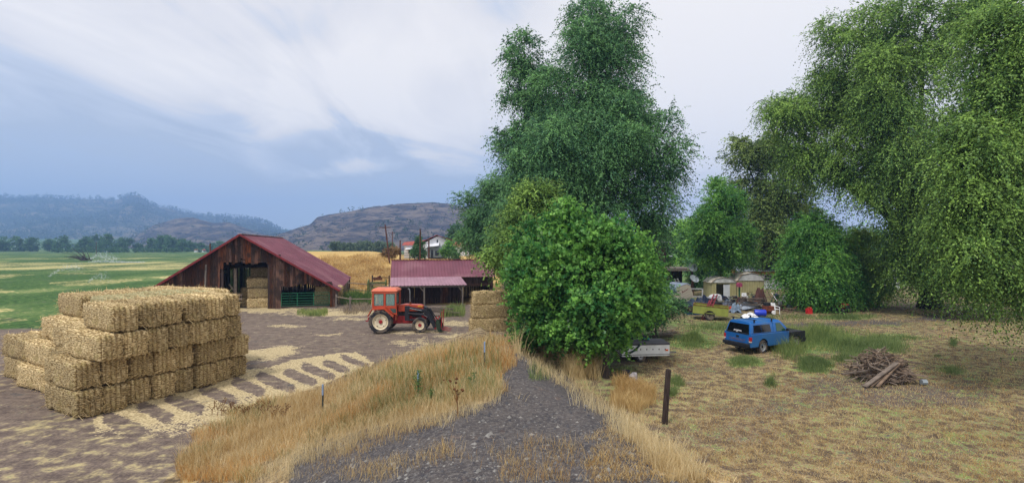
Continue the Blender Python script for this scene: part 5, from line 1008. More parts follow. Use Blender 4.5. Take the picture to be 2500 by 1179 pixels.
wht = pm('white_panels', C(220, 226, 232), .6, .06, 1.5, stretch=(6, 6, .3)); m = MB(); m.box(((xx(1820)+xx(2190))/2, 1.9, (zz(706)+zz(672))/2), (xx(2190)-xx(1820), 3.8, zz(672)-zz(706))); m.build('wall', wht, mho)
m = MB(); m.box(((xx(1820)+xx(2190))/2, 2.0, zz(706)/2-.02), (xx(2190)-xx(1822), 3.5, zz(706)-.02)); m.build('skirting', pm('brown_skirting', C(88, 62, 56), .9, .3, 2), mho)
m = MB(); m.box(((xx(1815)+xx(2190))/2, 1.9, zz(668)+.12), (xx(2190)-xx(1815), 3.9, zz(663)-zz(671))); m.build('fascia', pm('particle_board', C(170, 116, 66), .85, .3, 8), mho)
m = MB(); ribroof(m, (xx(1800), 2.6, zz(652)), (xx(2195), 2.6, zz(652)), (xx(2195), -.5, zz(662)), (xx(1800), -.5, zz(662)), .3); m.build('roof', galv, mho)
for a, b in ((1867, 1885), (2110, 2135)):
    m = MB(); m.box(((xx(a)+xx(b))/2, -.02, zz(677.5)), (xx(b)-xx(a), .06, zz(671)-zz(685))); wn = m.build('window', gl, mho); m = MB(); x0, x1, z0, z1 = xx(a), xx(b), zz(685), zz(671)
    for p, q in (((x0, z0), (x1, z0)), ((x0, z1), (x1, z1)), ((x0, z0), (x0, z1)), ((x1, z0), (x1, z1)), ((x0, (z0+z1)/2), (x1, (z0+z1)/2))): m.bar((p[0], -.06, p[1]), (q[0], -.06, q[1]), .05)
    m.build('window_frame', whm, wn)
# open pole shelter and dark plank shack on the left of the junk yard
lt = onG(1650, 62); sh = thing('pole_shelter', 'open pole shelter with a flat grey roof, dark and cluttered inside', 'shelter', lt); s = 62/F; xk = lambda px: (px-1650)*s; zk = lambda py: CH+(HY-py)*s-lt.z
m = MB(); m.box((xk(1647), 2, zk(656)), (xk(1694)-xk(1600), 4.4, .16)); m.build('roof', greywood, sh); m = MB(); m.bar((xk(1600), -.3, zk(659)), (xk(1694), -.3, zk(659)), .22); m.build('beam', greywood, sh)
for px, y in ((1604, 0), (1633, 0), (1690, 0), (1604, 4), (1650, 4), (1690, 4)):
    m = MB(); m.tube([(xk(px), y, 0), (xk(px), y, zk(659))], .1, 7); m.build('post', darkwood, sh, True)
m = MB(); m.bar((xk(1612), 0, zk(690)), (xk(1622), 0, zk(661)), .1); m.bar((xk(1633), 0, zk(675)), (xk(1645), 0, zk(661)), .09); m.bar((xk(1610), -.1, zk(640)), (xk(1630), -.1, zk(656)), .1); m.build('brace', darkwood, sh)
m = MB(); planks(m, (xk(1600), 4.2, 0), (1, 0, 0), xk(1694)-xk(1600), lambda s_: zk(662), lambda s_: 0, rv=rv); m.build('back_wall', darkwood, sh)
sk = thing('plank_shack', 'dark ramshackle plank building at the edge of the left elm', 'shack', onG(1596, 68)); m = MB(); 
for a, b, l_ in (((-2.4, 0, 0), (1, 0, 0), 4.0), ((1.6, 0, 0), (0, 1, 0), 3)): planks(m, a, b, l_, lambda s_: 6.2-.15*s_, lambda s_: 0, rv=rv, jit=.2)
m.build('wall', darkwood, sk); m = MB(); m.box((-.3, 1.5, 6.2), (5.0, 3.8, .12), ry=.06); m.build('roof', galv, sk)
# dishes
dm = pm('dish_grey', C(168, 178, 188), .5, .1, 3)
def dish(px, py, rp, d, el, az, label, pole=True, polepy=None):
    c = at(px, py, d); r = rp*d/F; b = onG(px, d); o = thing('satellite_dish', label, 'satellite dish', b); h = c.z-b.z
    prof = [(r*t_, .28*r*t_*t_) for t_ in (0, .3, .6, .85, 1)]+[(r*t_, .28*r*t_*t_+.02) for t_ in (1, .6, 0)]; m = MB(); m.lathe(prof, (0, 0, 0), 'Z', 22); dd_ = m.build('reflector', dm, o, True); dd_.location = (0, 0, h); dd_.rotation_euler = (R(90-el), 0, R(az))
    m = MB(); m.tube([(0, -r*.9, .2*r), (0, 0, r*.95)], .018, 5); m.tube([(0, 0, r*.88), (0, 0, r*1.02)], .06, 7); m.build('feed_arm', bl2, dd_)
    if pole: m = MB(); m.tube([(0, .1, 0), (0, .08, h)], .035, 7); m.build('mast', rust, o, True)
    return o
dish(1690, 653, 12, 57, 22, 12, 'grey satellite dish on a tall mast, the upper of the pair beside the shelter')
dish(1694, 682, 11.5, 56.5, 42, 18, 'grey satellite dish lower on its own mast, tilted towards the sky')
dish(1636, 624, 7, 76, 30, -10, 'small satellite dish high on the thin pole behind the pole shelter')
o = thing('utility_pole', 'thin rusty pole rising in front of the pale lime poplar', 'pole', onG(1637, 77)); m = MB(); m.tube([(0, 0, 0), (0, 0, CH+(HY-556)/F*77-onG(1637, 77).z)], .09, 7); m.build('shaft', polew, o, True)
# old camper shell with a tarp, tilted
cb0 = G(1662, 747); cs = thing('camper_shell', 'cream travel trailer nose tilted on its side, blue grey tarp over the roof', 'camper', cb0+Vector((0, .3, .3)), R(25)); cs.rotation_euler = (0, R(-14), R(25))
crm = pm('cream_panels', C(222, 212, 192), .6, .06, 2, stretch=(.4, .4, 9), dirt=(C(170, 140, 110), .62, .5)); m = MB(); m.ext([(-3.2, 0), (.55, 0), (.95, .3), (.80, 1.5), (.45, 1.75), (-3.2, 1.8)], -.95, .95)
m.build('body', crm, cs, bevel=.05)
m = MB(); m.ext([(-3.25, 1.30), (-3.25, 1.86), (.5, 1.82), (.86, 1.56), (.80, 1.5), (.4, 1.74), (-.9, 1.78), (-.95, 1.3)], -1.0, 1.0); m.build('tarp', pm('blue_tarp', C(150, 170, 196), .6, .3, 1.4, c2=C(196, 206, 222)), cs, bevel=.04)
m = MB(); pts = [(-.35, 1.08), (-.28, 1.3), (-.22, 1.12), (-.14, 1.2), (-.08, 1.14), (0, 1.24), (.06, 1.16), (.14, 1.26), (.2, 1.2), (.28, 1.3), (.36, 1.26), (.46, 1.36)]          # faded red script
for a, b in zip(pts, pts[1:]): m.bar((a[0], -.957, a[1]), (b[0], -.957, b[1]), .03, .03)
m.build('side_lettering', pm('faded_red_script', C(150, 84, 84), .7, .2, 6), cs)
for i in range(5):
    m = MB(); m.bar((-.9, -.958, .3+i*.22), (.8, -.958, .3+i*.22), .01, .014); m.build('panel_seam', pm('seam', C(168, 158, 142), .7, .1, 4), cs)
# white tubular soccer-goal style frame
wf = thing('pipe_frame', 'white square pipe frame standing beside the tilted camper', 'frame', G(1700, 742)); s = wf.location.y/F; m = MB(); w0 = -34*s; h1 = 37*s
m.bar((w0, 0, h1), (15*s, 0, h1), .1); m.bar((15*s, 0, 0), (15*s, 0, h1+.05), .1); m.bar((w0, 0, 18*s), (15*s, 0, 18*s), .1); m.build('pipe', whm, wf)
o = thing('propped_ladder', 'white aluminium ladder sticking up behind the tarp covered camper', 'ladder', G(1660, 728)); m = MB(); s = o.location.y/F
for dx in (0, .32): m.bar((dx+.3, 0, .3), (dx-.5, .3, 48*s), .05)
for k in range(8): m.bar((.25-.09*k, .03*k, .6+.2*k), (.57-.09*k, .03*k, .6+.2*k), .03)
m.build('rails', whm, o)
# ------------------------------------------------------------------ loose junk
def cloth(name, label, cat, px, py, sz, c, seed, rz=0., amp=.35, mat=None):
    b = G(px, py); m = MB(); n = 15; vs = []; sd = Vector((seed*5.1, 0, 0))
    for i in range(n+1):
        for j in range(n+1):
            u, v = i/n*2-1, j/n*2-1; q = max(0, 1-(u*u*.8+v*v*.8)); h = sz[2]*(q**.6)*(1+amp*mnoise.noise(Vector((u*2.1, v*2.1, 0))+sd)*1.8); w_ = 1+.2*mnoise.noise(Vector((u, v, 3))+sd); vs.append((u*sz[0]/2*w_, v*sz[1]/2*w_, max(h, 0)+.01))
    m.add(vs, [(i*(n+1)+j, (i+1)*(n+1)+j, (i+1)*(n+1)+j+1, i*(n+1)+j+1) for i in range(n) for j in range(n)])
    m.add([(v_[0]*.98, v_[1]*.98, 0) for v_ in (vs[0], vs[n*(n+1)], vs[-1], vs[n])], [(0, 1, 2, 3)])
    o = m.build(name, mat or pm(name+'_cloth%d' % seed, c, .85, .3, 4), None, True, loc=b, rz=rz); return tag(o, label, cat)
cloth('white_tarp', 'crumpled white tarp lying on the ground beside the blue drum', 'tarp', 1829, 776, (1.25, .8, .32), C(228, 230, 236), 1)
cloth('laundry_heap', 'heap of pale blue grey clothes on the ground behind the lime green trailer', 'clothes', 1796, 763, (.95, .7, .45), C(120, 138, 160), 2, amp=.9)
cloth('covered_armchair', 'brown tarp draped over an armchair in front of the larger tan shed', 'armchair', 1856, 742, (1.0, .9, 1.4), C(84, 56, 52), 3, amp=.3)
cloth('tarp_sheet', 'dark blue grey tarp spread beside the tilted camper', 'tarp', 1692, 752, (2.6, 1.3, .6), C(84, 98, 122), 4, amp=.8)
cloth('tarp_sheet', 'grey tarp bundled on pallets left of the red ramp', 'tarp', 1712, 748, (1.5, 1.0, .6), C(60, 72, 98), 5, amp=.9)
m = MB(); m.lathe([(0, 0), (.27, 0), (.29, .05), (.28, .4), (.29, .75), (.27, .82), (0, .82)], (0, 0, 0), 'Z', 20); dr = m.build('plastic_drum', pm('bright_blue_plastic', C(22, 56, 190), .4, .1, 4, spec=.5), None, True, loc=G(1842, 772)+Vector((0, 0, .27))); dr.rotation_euler = (R(90), 0, R(75)); tag(dr, 'bright blue plastic drum on its side with a grey end, behind the white tarp', 'drum')
# boat hull / car-top carrier
cc = G(1829, 757); bo = thing('rooftop_carrier', 'pale blue grey rooftop cargo shell leaning upside down on planks', 'cargo shell', cc, R(18)); m = MB(); ns_ = 14; secs = []
for i in range(ns_+1):
    t_ = i/ns_; r = max(.04, math.sin(math.pi*min(1, (t_*.93+.04)))**.5); secs.append([(-1.1+2.2*t_, math.cos(a)*.5*r, .1+math.sin(a)*.62*r*(1.1-.45*t_)+t_*.25) for a in [math.pi*k/10 for k in range(11)]])
loft(m, secs, True); m.build('shell', pm('shell_grey', C(166, 178, 196), .45, .1, 2, spec=.5), bo, True)
m = MB(); m.bar((-1.1, -.52, .1), (1.1, -.45, .34), .05, .06); m.build('rim', bl2, bo)
# helper for compact things
def tyre(px, py, r, label, flat=True, z=0., hubm=None, rz=0.):
    o = thing('tyre', label, 'tyre', G(px, py)+Vector((0, 0, z)), rz, 'old tyres lying in the yard'); m = MB(); ax = 'Z' if flat else 'Y'; m.lathe([(r*.55, -.1), (r*.9, -.12), (r, -.06), (r, .06), (r*.9, .12), (r*.55, .1), (r*.5, 0), (r*.55, -.1)], (0, 0, .12 if flat else r), ax, 24); m.build('tread', rub, o, True)
    m = MB(); m.lathe([(0, .02), (r*.5, .05), (r*.55, .09)], (0, 0, .12 if flat else r), ax, 18); m.build('rim', hubm or hub_, o, True); return o
for px, py, r, z, lb in ((1883, 752, .5, 0, 'big tyre lying flat at the bottom left of the tyre pair by the brown armchair'), (1883, 752, .5, .26, 'big tyre with a shiny rim on top of the left tyre stack'), (1898, 756, .5, 0, 'big tyre lying flat at the bottom right of the tyre pair'), (1898, 756, .5, .26, 'big tyre on top of the right tyre stack')): tyre(px, py, r, lb, True, z)
tyre(1815, 742, .36, 'loose dark tyre leaning behind the bicycle', False)
def chair(px, py, rz, label, mat, legs=True):
    o = thing('plastic_chair', label, 'chair', G(px, py), rz); m = MB(); m.box((0, 0, .42), (.46, .44, .04)); m.build('seat', mat, o, bevel=.02); m = MB(); m.box((0, .22, .66), (.46, .04, .46), rx=-.15); m.build('backrest', mat, o, bevel=.02)
    for x in (-.24, .24):
        m = MB(); m.tube([(x, -.2, .05), (x, -.2, .6), (x, .22, .64)], .03, 6); m.build('armrest', mat, o, True)
        for y in (-.22, .24): m = MB(); m.tube([(x, y, 0), (x*.92, y*.85, .42)], .03, 6); m.build('leg', mat, o, True)
    return o
wpl = pm('white_plastic', C(222, 224, 228), .45, .05, 4)
chair(1893, 767, R(20), 'white plastic garden chair facing away, right of the rusty compressor', wpl); chair(1818, 737, R(-10), 'worn white folding chair in front of the larger tan shed', wpl); 
ac = thing('air_compressor', 'rusty engine block on small white wheels in front of the tyre stacks', 'engine', G(1875, 767), R(5)); m = MB(); m.box((0, 0, .48), (.75, .55, .42)); m.tube([(-.4, 0, .28), (.4, 0, .28)], .2, 12); m.build('tank', pm('brown_rust', C(112, 62, 46), .9, .4, 5), ac, bevel=.03); m = MB(); m.box((-.15, 0, .82), (.35, .35, .28)); m.tube([(.15, 0, .7), (.15, 0, .95)], .07, 7); m.build('motor', bl2, ac, bevel=.03); m = MB(); m.lathe([(0, -.05), (.15, -.05), (.17, 0), (.15, .05), (0, .05)], (.28, -.32, .17), 'Y', 16); m.build('wheel', wpl, ac, True)
bkt = MB(); bkt.lathe([(0, 0), (.13, 0), (.16, .36), (.14, .36), (.11, .03)], (0, 0, 0), 'Z', 16); o = bkt.build('bucket', pm('sky_blue_plastic', C(30, 110, 190), .5, .1, 4), None, True, loc=G(1863, 764)); tag(o, 'sky blue bucket left of the rusty compressor', 'bucket')
m = MB(); m.box((0, 0, .22), (.42, .3, .44)); m.tube([(-.1, 0, .46), (-.1, 0, .53), (.1, 0, .53), (.1, 0, .46)], .025, 6); m.tube([(.15, 0, .44), (.22, 0, .55)], .03, 6); o = m.build('jerrycan', pm('red_plastic', C(190, 26, 34), .4, .1, 4, spec=.5), None, False, bevel=.04, loc=G(1975, 766), rz=R(12)); tag(o, 'bright red fuel can standing on the dry grass', 'fuel can')
# riding mower
mo = thing('riding_mower', 'dark red riding mower facing the camera under the willow', 'riding mower', G(2040, 761), R(-70)); m = MB(); m.ext([(.1, .35), (.1, .72), (.3, .85), (1.0, .75), (1.05, .4)], -.28, .28); m.build('hood', redm, mo, bevel=.04); m = MB(); m.box((1.07, 0, .52), (.05, .5, .3)); m.build('grille', bl2, mo); m = MB(); m.box((-.2, 0, .3), (1.6, .55, .12)); m.box((.1, 0, .2), (.8, 1.1, .14)); m.build('deck', black, mo, bevel=.03)
m = MB(); m.box((-.55, 0, .6), (.45, .45, .1)); m.box((-.78, 0, .8), (.1, .45, .4)); m.build('seat', black, mo, bevel=.04); m = MB(); m.tube([(.15, 0, .7), (0, 0, 1.0)], .025, 6); m.lathe([(.14, -.01), (.17, .01), (.14, .03)], (-.02, 0, 1.0), 'Z', 14); m.build('steering_wheel', black, mo, True)
for x, r in ((.85, .2), (-.65, .27)):
    for s in (-1, 1): wheel(x, s*.42, r, .2, mo, r*.45, s, 0, hub=bl2, rimmat=bl2)
# push mowers, bicycle, motorcycle, scooter
def cycle(name, label, cat, px, py, rz, r, wb, fm, heavy=0.):
    o = thing(name, label, cat, G(px, py), rz)
    for x in (-wb/2, wb/2):
        m = MB(); m.lathe([(r-.03-heavy*.5, -.02-heavy), (r, -.015-heavy), (r, .015+heavy), (r-.03-heavy*.5, .02+heavy), (r-.05-heavy*.5, 0), (r-.03-heavy*.5, -.02-heavy)], (x, 0, r), 'Y', 26)
        w_ = m.build('wheel', rub, o, True); m = MB()
        for k in range(10): a = math.pi*k/10; m.tube([(x-math.cos(a)*r*.9, 0, r-math.sin(a)*r*.9), (x+math.cos(a)*r*.9, 0, r+math.sin(a)*r*.9)], .005, 4)
        m.lathe([(r-.06, -.012), (r-.04, 0), (r-.06, .012)], (x, 0, r), 'Y', 24); m.build('spokes', steel, w_, True)
    m = MB(); t_ = .02+heavy*.4; A_, B_, C_, D_ = (-wb/2, 0, r), (-.1, 0, r*.9), (-.2, 0, r*2.1), (wb/2-.2, 0, r*2.1)
    for a, b in ((A_, B_), (A_, C_), (B_, C_), (C_, D_), (B_, D_), (D_, (wb/2, 0, r)), (D_, (wb/2-.22, 0, r*2.6))): m.tube([a, b], t_, 6)
    m.build('frame', fm, o, True); m = MB(); m.box((-.22, 0, r*2.3), (.26+heavy*3, .14, .07)); m.build('saddle', black, o, bevel=.02); m = MB(); m.tube([(wb/2-.3, -.28, r*2.65), (wb/2-.22, 0, r*2.6), (wb/2-.3, .28, r*2.65)], .015, 6); m.build('handlebar', black, o, True)
    if heavy: m = MB(); m.box((.05, 0, r*1.1), (.45, .25, .35)); m.tube([(0, 0, r*2.15), (.4, 0, r*2.3)], .12, 9); m.build('engine', bl2, o, True)
    return o
teal = pm('teal_paint', C(36, 92, 92), .4, .2, 6)
cycle('motorcycle', 'dark teal dirt motorcycle parked among the junk in front of the open shed', 'motorcycle', 1788, 744, R(-25), .33, 1.25, teal, .03); cycle('bicycle', 'bicycle with chrome rims leaning beside the green crate', 'bicycle', 1797, 752, R(10), .33, 1.05, bl2); cycle('bicycle', 'tangled old bicycle in front of the larger tan shed, behind the worn folding chair', 'bicycle', 1830, 733, R(20), .32, 1.0, teal)
kc = thing('ride_on_toy', 'white and dark blue motor scooter with a round fairing behind the lime green trailer', 'scooter', G(1752, 742), R(4)); m = MB(); m.ext([(-.85, .35), (-.8, .72), (-.55, .92), (.15, .95), (.3, .75), (.35, .3), (-.05, .3), (-.2, .55), (-.5, .55), (-.62, .3)], -.28, .28); m.build('body', wpl, kc, bevel=.05); m = MB(); m.ext([(.2, .62), (.22, .9), (.8, .75), (1.1, .45), (1.0, .35), (.4, .35)], -.22, .22); m.build('seat', pm('navy', C(36, 44, 72), .5, .2, 4), kc, bevel=.04); 
m = MB(); m.lathe([(0, -.08), (.22, -.08), (.24, 0), (.22, .08), (0, .08)], (-.35, -.22, .26), 'Y', 18); m.lathe([(0, -.08), (.22, -.08), (.24, 0), (.22, .08), (0, .08)], (.85, -.1, .24), 'Y', 18); m.build('wheel', rub, kc, True)
m = MB(); m.box((0, 0, .2), (1.9, .6, .4)); o = m.build('black_bin', bl2, None, False, bevel=.04, loc=G(1765, 748)); tag(o, 'long black plastic tub behind the lime green trailer', 'tub')
def simple(name, label, cat, px, py, parts, rz=0.):
    o = thing(name, label, cat, G(px, py), rz)
    for nm, mb, mt_ in parts: mb.build(nm, mt_, o, bevel=.012)
    return o
cr_ = pm('crate_green', C(34, 84, 66), .5, .2, 5)
simple('crate', 'dark green plastic crate beside the bicycle wheel', 'crate', 1797, 759, [('shell', MB().box((0, 0, .22), (.5, .4, .44)).box((0, -.21, .4), (.54, .03, .08)), cr_)])
simple('orange_case', 'small orange box on the ground left of the green crate', 'box', 1788, 758, [('shell', MB().box((0, 0, .17), (.38, .3, .34)).box((0, -.16, .3), (.12, .03, .06)), pm('orange_plastic', C(232, 86, 40), .5, .1, 5))])
rp = thing('loading_ramp', 'pair of faded red steel ramps leaning against the lime green trailer', 'ramp', G(1712, 780)); s = rp.location.y/F; m = MB()
for k, (dx, tx) in enumerate(((0, 26), (6, 36))):
    m.bar((dx*s, 0, 0), (tx*s, .4, (46+k*14)*s), .09, .05); m.bar((dx*s+.28, 0.05, 0), (tx*s+.28, .45, (46+k*14)*s), .09, .05)
    for j in range(9): t_ = j/9+.05; m.bar((dx*s+(tx-dx)*s*t_, .4*t_, (46+k*14)*s*t_), (dx*s+.28+(tx-dx)*s*t_, .4*t_+.05, (46+k*14)*s*t_), .04, .03)
m.build('ramp_frame', pm('faded_red_steel', C(142, 62, 74), .6, .25, 4, dirt=(C(170, 150, 150), .58, .5)), rp)
pt = thing('pallet', 'blue painted pallet carrying junk left of the red ramps', 'pallet', G(1693, 766)); m = MB()
for y in (-.45, -.22, 0, .22, .45): m.box((0, y, .14), (1.3, .1, .022)); m.box((0, y, .015), (1.3, .1, .022))
for x in (-.6, 0, .6): m.box((x, 0, .075), (.1, 1, .09))
m.build('boards', pm('blue_painted_wood', C(34, 74, 122), .8, .25, 5), pt)
p2 = thing('pallet', 'brown wooden pallet stacked above the blue one', 'pallet', G(1693, 766)+Vector((.05, .05, .2))); m = MB()
for y in (-.45, -.22, 0, .22, .45): m.box((0, y, .3), (1.3, .1, .022)); m.box((0, y, .015), (1.3, .1, .022))
for x in (-.6, 0, .6): m.box((x, 0, .16), (.1, 1, .26))
m.build('boards', darkwood, p2)
pw = thing('plank_stack', 'stack of weathered planks and panels right of the rooftop shell', 'plank pile', G(1850, 758)); m = MB(); rq = random.Random(12)
for k in range(12): m.bar((-1.3+rq.uniform(-.3, .3), rq.uniform(-.3, .4), .1+.09*k), (.5+rq.uniform(-.2, .3), rq.uniform(-.3, .5), .08+.085*k), .2, .05)
m.bar((.4, -.4, 1.2), (.7, -.5, 0), .14, .05); m.build('planks', greywood, pw)
sg_ = thing('bird_feeder', 'pink boxed bird feeder on a green post in front of the larger tan shed', 'bird feeder', G(1805, 733)); s = sg_.location.y/F; m = MB(); m.bar((0, 0, 0), (0, 0, 34*s), .12); m.build('post', pm('post_green', C(44, 92, 66), .6, .2, 5), sg_); m = MB(); m.ext([(-5.5*s, 33*s), (5.5*s, 33*s), (5.7*s, 39*s), (3.5*s, 43*s), (-3.5*s, 43*s), (-5.7*s, 39*s)], -.2, .2); m.build('box', pm('pink_paint', C(206, 92, 132), .6, .35, 22, c2=C(120, 60, 88)), sg_)
rk = MB(); rk.tube([(0, 0, 0), (-.9, .3, 2.0)], .03, 6); o = rk.build('propped_pole', greywood, None, True, loc=G(1887, 735)); tag(o, 'long grey pole propped against the white mobile home', 'pole')
stl = thing('stroller', 'dark folded pushchair in front of the mobile home skirting', 'pushchair', G(1895, 738), R(20)); m = MB(); m.box((0, 0, .6), (.4, .4, .5), rx=.4); m.build('seat', pm('navy', C(36, 44, 72), .5, .2, 4), stl, bevel=.05); m = MB()
for x in (-.25, .25): m.tube([(x, -.4, .1), (x, .35, 1.0)], .02, 5); m.tube([(x, .35, .1), (x, -.2, .7)], .02, 5)
m.tube([(-.25, .35, 1.), (.25, .35, 1.)], .02, 5); m.build('frame', steel, stl, True); m = MB()
for x in (-.25, .25):
    for y in (-.4, .35): m.lathe([(0, -.03), (.11, -.03), (.11, .03), (0, .03)], (x, y, .11), 'Y', 12)
m.build('wheel', rub, stl, True)
simple('white_cabinet', 'white metal cabinet lying under the left edge of the willow', 'cabinet', 1930, 742, [('case', MB().box((0, 0, .45), (1.2, .6, .9), ry=.1), whm), ('door', MB().box((-.2, -.33, .45), (.5, .03, .7), ry=.1), wpl)])
simple('push_mower', 'red push mower lying right of the tyre stacks', 'mower', 1915, 755, [('deck', MB().box((0, 0, .15), (.8, .5, .16)).box((.1, 0, .3), (.3, .3, .2)), redm), ('handle', MB().bar((-.3, -.2, .2), (-.9, -.2, .9), .03).bar((-.3, .2, .2), (-.9, .2, .9), .03).bar((-.9, -.2, .9), (-.9, .2, .9), .03), bl2)], R(160))
simple('red_tiller', 'red garden tiller standing under the willow left of the wheelbarrow', 'tiller', 1962, 755, [('engine', MB().box((0, 0, .75), (.5, .4, .4)).box((.5, .1, .8), (.4, .3, .35)), redm), ('tines', MB().box((0, 0, .3), (.5, .5, .4)), black), ('handle', MB().bar((0, -.2, .5), (-.8, -.2, 1.1), .04).bar((0, .2, .5), (-.8, .2, 1.1), .04), bl2)], R(20))
simple('wheelbarrow', 'black steel wheelbarrow under the willow left of the riding mower', 'wheelbarrow', 2000, 760, [('tray', MB().add([(-.6, -.4, .75), (.6, -.4, .75), (.6, .4, .75), (-.6, .4, .75), (-.3, -.25, .4), (.4, -.25, .4), (.4, .25, .4), (-.3, .25, .4)], [(0, 1, 5, 4), (1, 2, 6, 5), (2, 3, 7, 6), (3, 0, 4, 7), (4, 5, 6, 7)]), black), ('legs', MB().bar((-.2, -.25, .4), (-.3, -.25, 0), .04).bar((-.2, .25, .4), (-.3, .25, 0), .04).bar((-1.2, -.25, .6), (.6, -.1, .3), .04).bar((-1.2, .25, .6), (.6, .1, .3), .04), greywood), ('wheel', MB().lathe([(0, -.05), (.18, -.05), (.2, 0), (.18, .05), (0, .05)], (.65, 0, .2), 'Y', 16), rub)], R(15))
simple('slab_pile', 'pile of pale broken boards on the grass left of the red tiller', 'board pile', 1943, 759, [('boards', MB().box((0, 0, .05), (2.0, .9, .06), rz=.1).box((.1, 0, .14), (1.7, .8, .05), rz=-.2, ry=.04).box((-.1, .1, .25), (1.3, .7, .05), rz=.3, ry=-.1).box((.3, .2, .5), (.3, .5, .05), ry=-1.1), pm('pale_board', C(150, 134, 120), .8, .3, 4))])
simple('water_jug', 'blue grey plastic water jug left of the pale board pile', 'jug', 1928, 757, [('shell', MB().lathe([(0, 0), (.2, 0), (.2, .38), (.08, .46), (.06, .52), (0, .52)], (0, 0, 0), 'Z', 16), pm('jug_blue', C(92, 128, 150), .3, .1, 4))])
for i, (px, py, sz, c_) in enumerate(((1907, 745, (.5, .4, .5), C(150, 150, 156)), (1921, 748, (.7, .5, .4), C(64, 62, 66)), (1938, 746, (.8, .6, .7), C(120, 96, 74)), (1952, 745, (.5, .4, .9), C(70, 72, 84)), (1984, 752, (.8, .5, .5), C(52, 56, 66)), (2013, 755, (.6, .5, .9), C(110, 108, 108)), (1776, 751, (.8, .5, .4), C(132, 140, 160)), (1733, 742, (.9, .7, .5), C(74, 72, 84)), (1722, 740, (.6, .5, .6), C(196, 200, 210)), (1808, 739, (.6, .4, .5), C(138, 72, 60)), (1665, 740, (.6, .5, .4), C(110, 96, 70)), (1684, 742, (.8, .6, .35), C(66, 80, 110)), (1845, 738, (.6, .5, .6), C(70, 76, 88)), (1868, 756, (.8, .4, .2), C(190, 190, 196)))):
    lbs = ['grey metal box standing behind the push mower', 'dark engine part beside the push mower', 'brown broken chair frame on the pale boards', 'tall dark bin under the willow edge', 'dark toolbox between the tiller and the wheelbarrow', 'grey bin left of the riding mower', 'pale blue cooler left of the orange box', 'dark crate under the red ramps', 'white box at the foot of the white pipe frame', 'rusty red box under the bird feeder', 'tan box under the tilted camper', 'navy storage tote on the left pallet side', 'dark crate beside the draped armchair', 'flat pale panel lying left of the tyre stacks']
    simple('scrap_box', lbs[i], 'scrap', px, py, [('shell', MB().box((0, 0, sz[2]/2), sz), pm('scrap_paint_%d' % i, c_, .7, .35, 4)), ('lid', MB().box((0.02, 0, sz[2]+.02), (sz[0]*1.06, sz[1]*1.06, .04), ry=.08), pm('scrap_lid_%d' % i, tuple(v*.6 for v in c_[:3])+(1,), .7, .35, 4))], random.uniform(-.5, .5))
rq = random.Random(77)
def drum(px, py, r, h, c, lb, lay=False):
    m = MB(); m.lathe([(0, 0), (r, 0), (r*1.03, h*.03), (r, h*.06), (r, h*.35), (r*1.03, h*.37), (r, h*.39), (r, h*.95), (r*1.03, h), (0, h*.98)], (0, 0, 0), 'Z', 16); o = m.build('drum', pm('drum_%s' % lb[:9], c, .6, .3, 4, dirt=(C(96, 60, 44), .56, .7)), None, True, loc=G(px, py)+Vector((0, 0, r if lay else 0)))
    if lay: o.rotation_euler = (R(90), 0, R(rq.uniform(0, 90)))
    tag(o, lb, 'drum')
for px, py, r, h, c_, lb, ly in ((1972, 752, .22, .5, C(60, 66, 78), 'dark dented drum right of the red tiller', False), (1990, 757, .16, .4, C(190, 60, 50), 'small red drum left of the wheelbarrow', True), (1917, 742, .25, .7, C(196, 198, 200), 'pale round tank behind the push mower', False), (1740, 757, .14, .3, C(210, 190, 90), 'yellow pail behind the lime green trailer wheel', False), (1777, 744, .2, .5, C(110, 130, 160), 'grey blue barrel by the motor scooter', False), (1846, 745, .2, .45, C(150, 92, 70), 'rust brown barrel left of the draped armchair', False), (1704, 757, .16, .35, C(220, 222, 226), 'white bucket on the ground right of the pallets', False), (2025, 756, .14, .4, C(170, 150, 60), 'mustard coloured can left of the riding mower', False)): drum(px, py, r, h, c_, lb, ly)
for i, (px, py, lb) in enumerate(((1760, 744, 'tangle of bent steel pipes behind the motor scooter'), (1822, 744, 'tangle of bent pipes in front of the larger tan shed'), (1935, 750, 'tangle of wire and rods on the pale boards'), (1979, 748, 'bent tube frame under the willow'), (1717, 753, 'heap of thin pipes beside the red ramps'), (1905, 762, 'scattered rods in front of the tyre pair'), (2010, 751, 'bent rods behind the wheelbarrow'))):
    o = thing('scrap_pipes', lb, 'scrap metal', G(px, py)); m = MB()
    for _ in range(14):
        a = Vector((rq.uniform(-.7, .7), rq.uniform(-.4, .4), rq.uniform(.02, .5))); b = a+Vector((rq.uniform(-.8, .8), rq.uniform(-.4, .4), rq.uniform(-.1, .6))); c_ = b+Vector((rq.uniform(-.4, .4), rq.uniform(-.2, .2), rq.uniform(-.4, .2))); m.tube([a, b, Vector((c_.x, c_.y, max(.02, c_.z)))], .018, 5)
    m.build('rods', [steel, rust, wpl, bl2][i % 4], o, True)
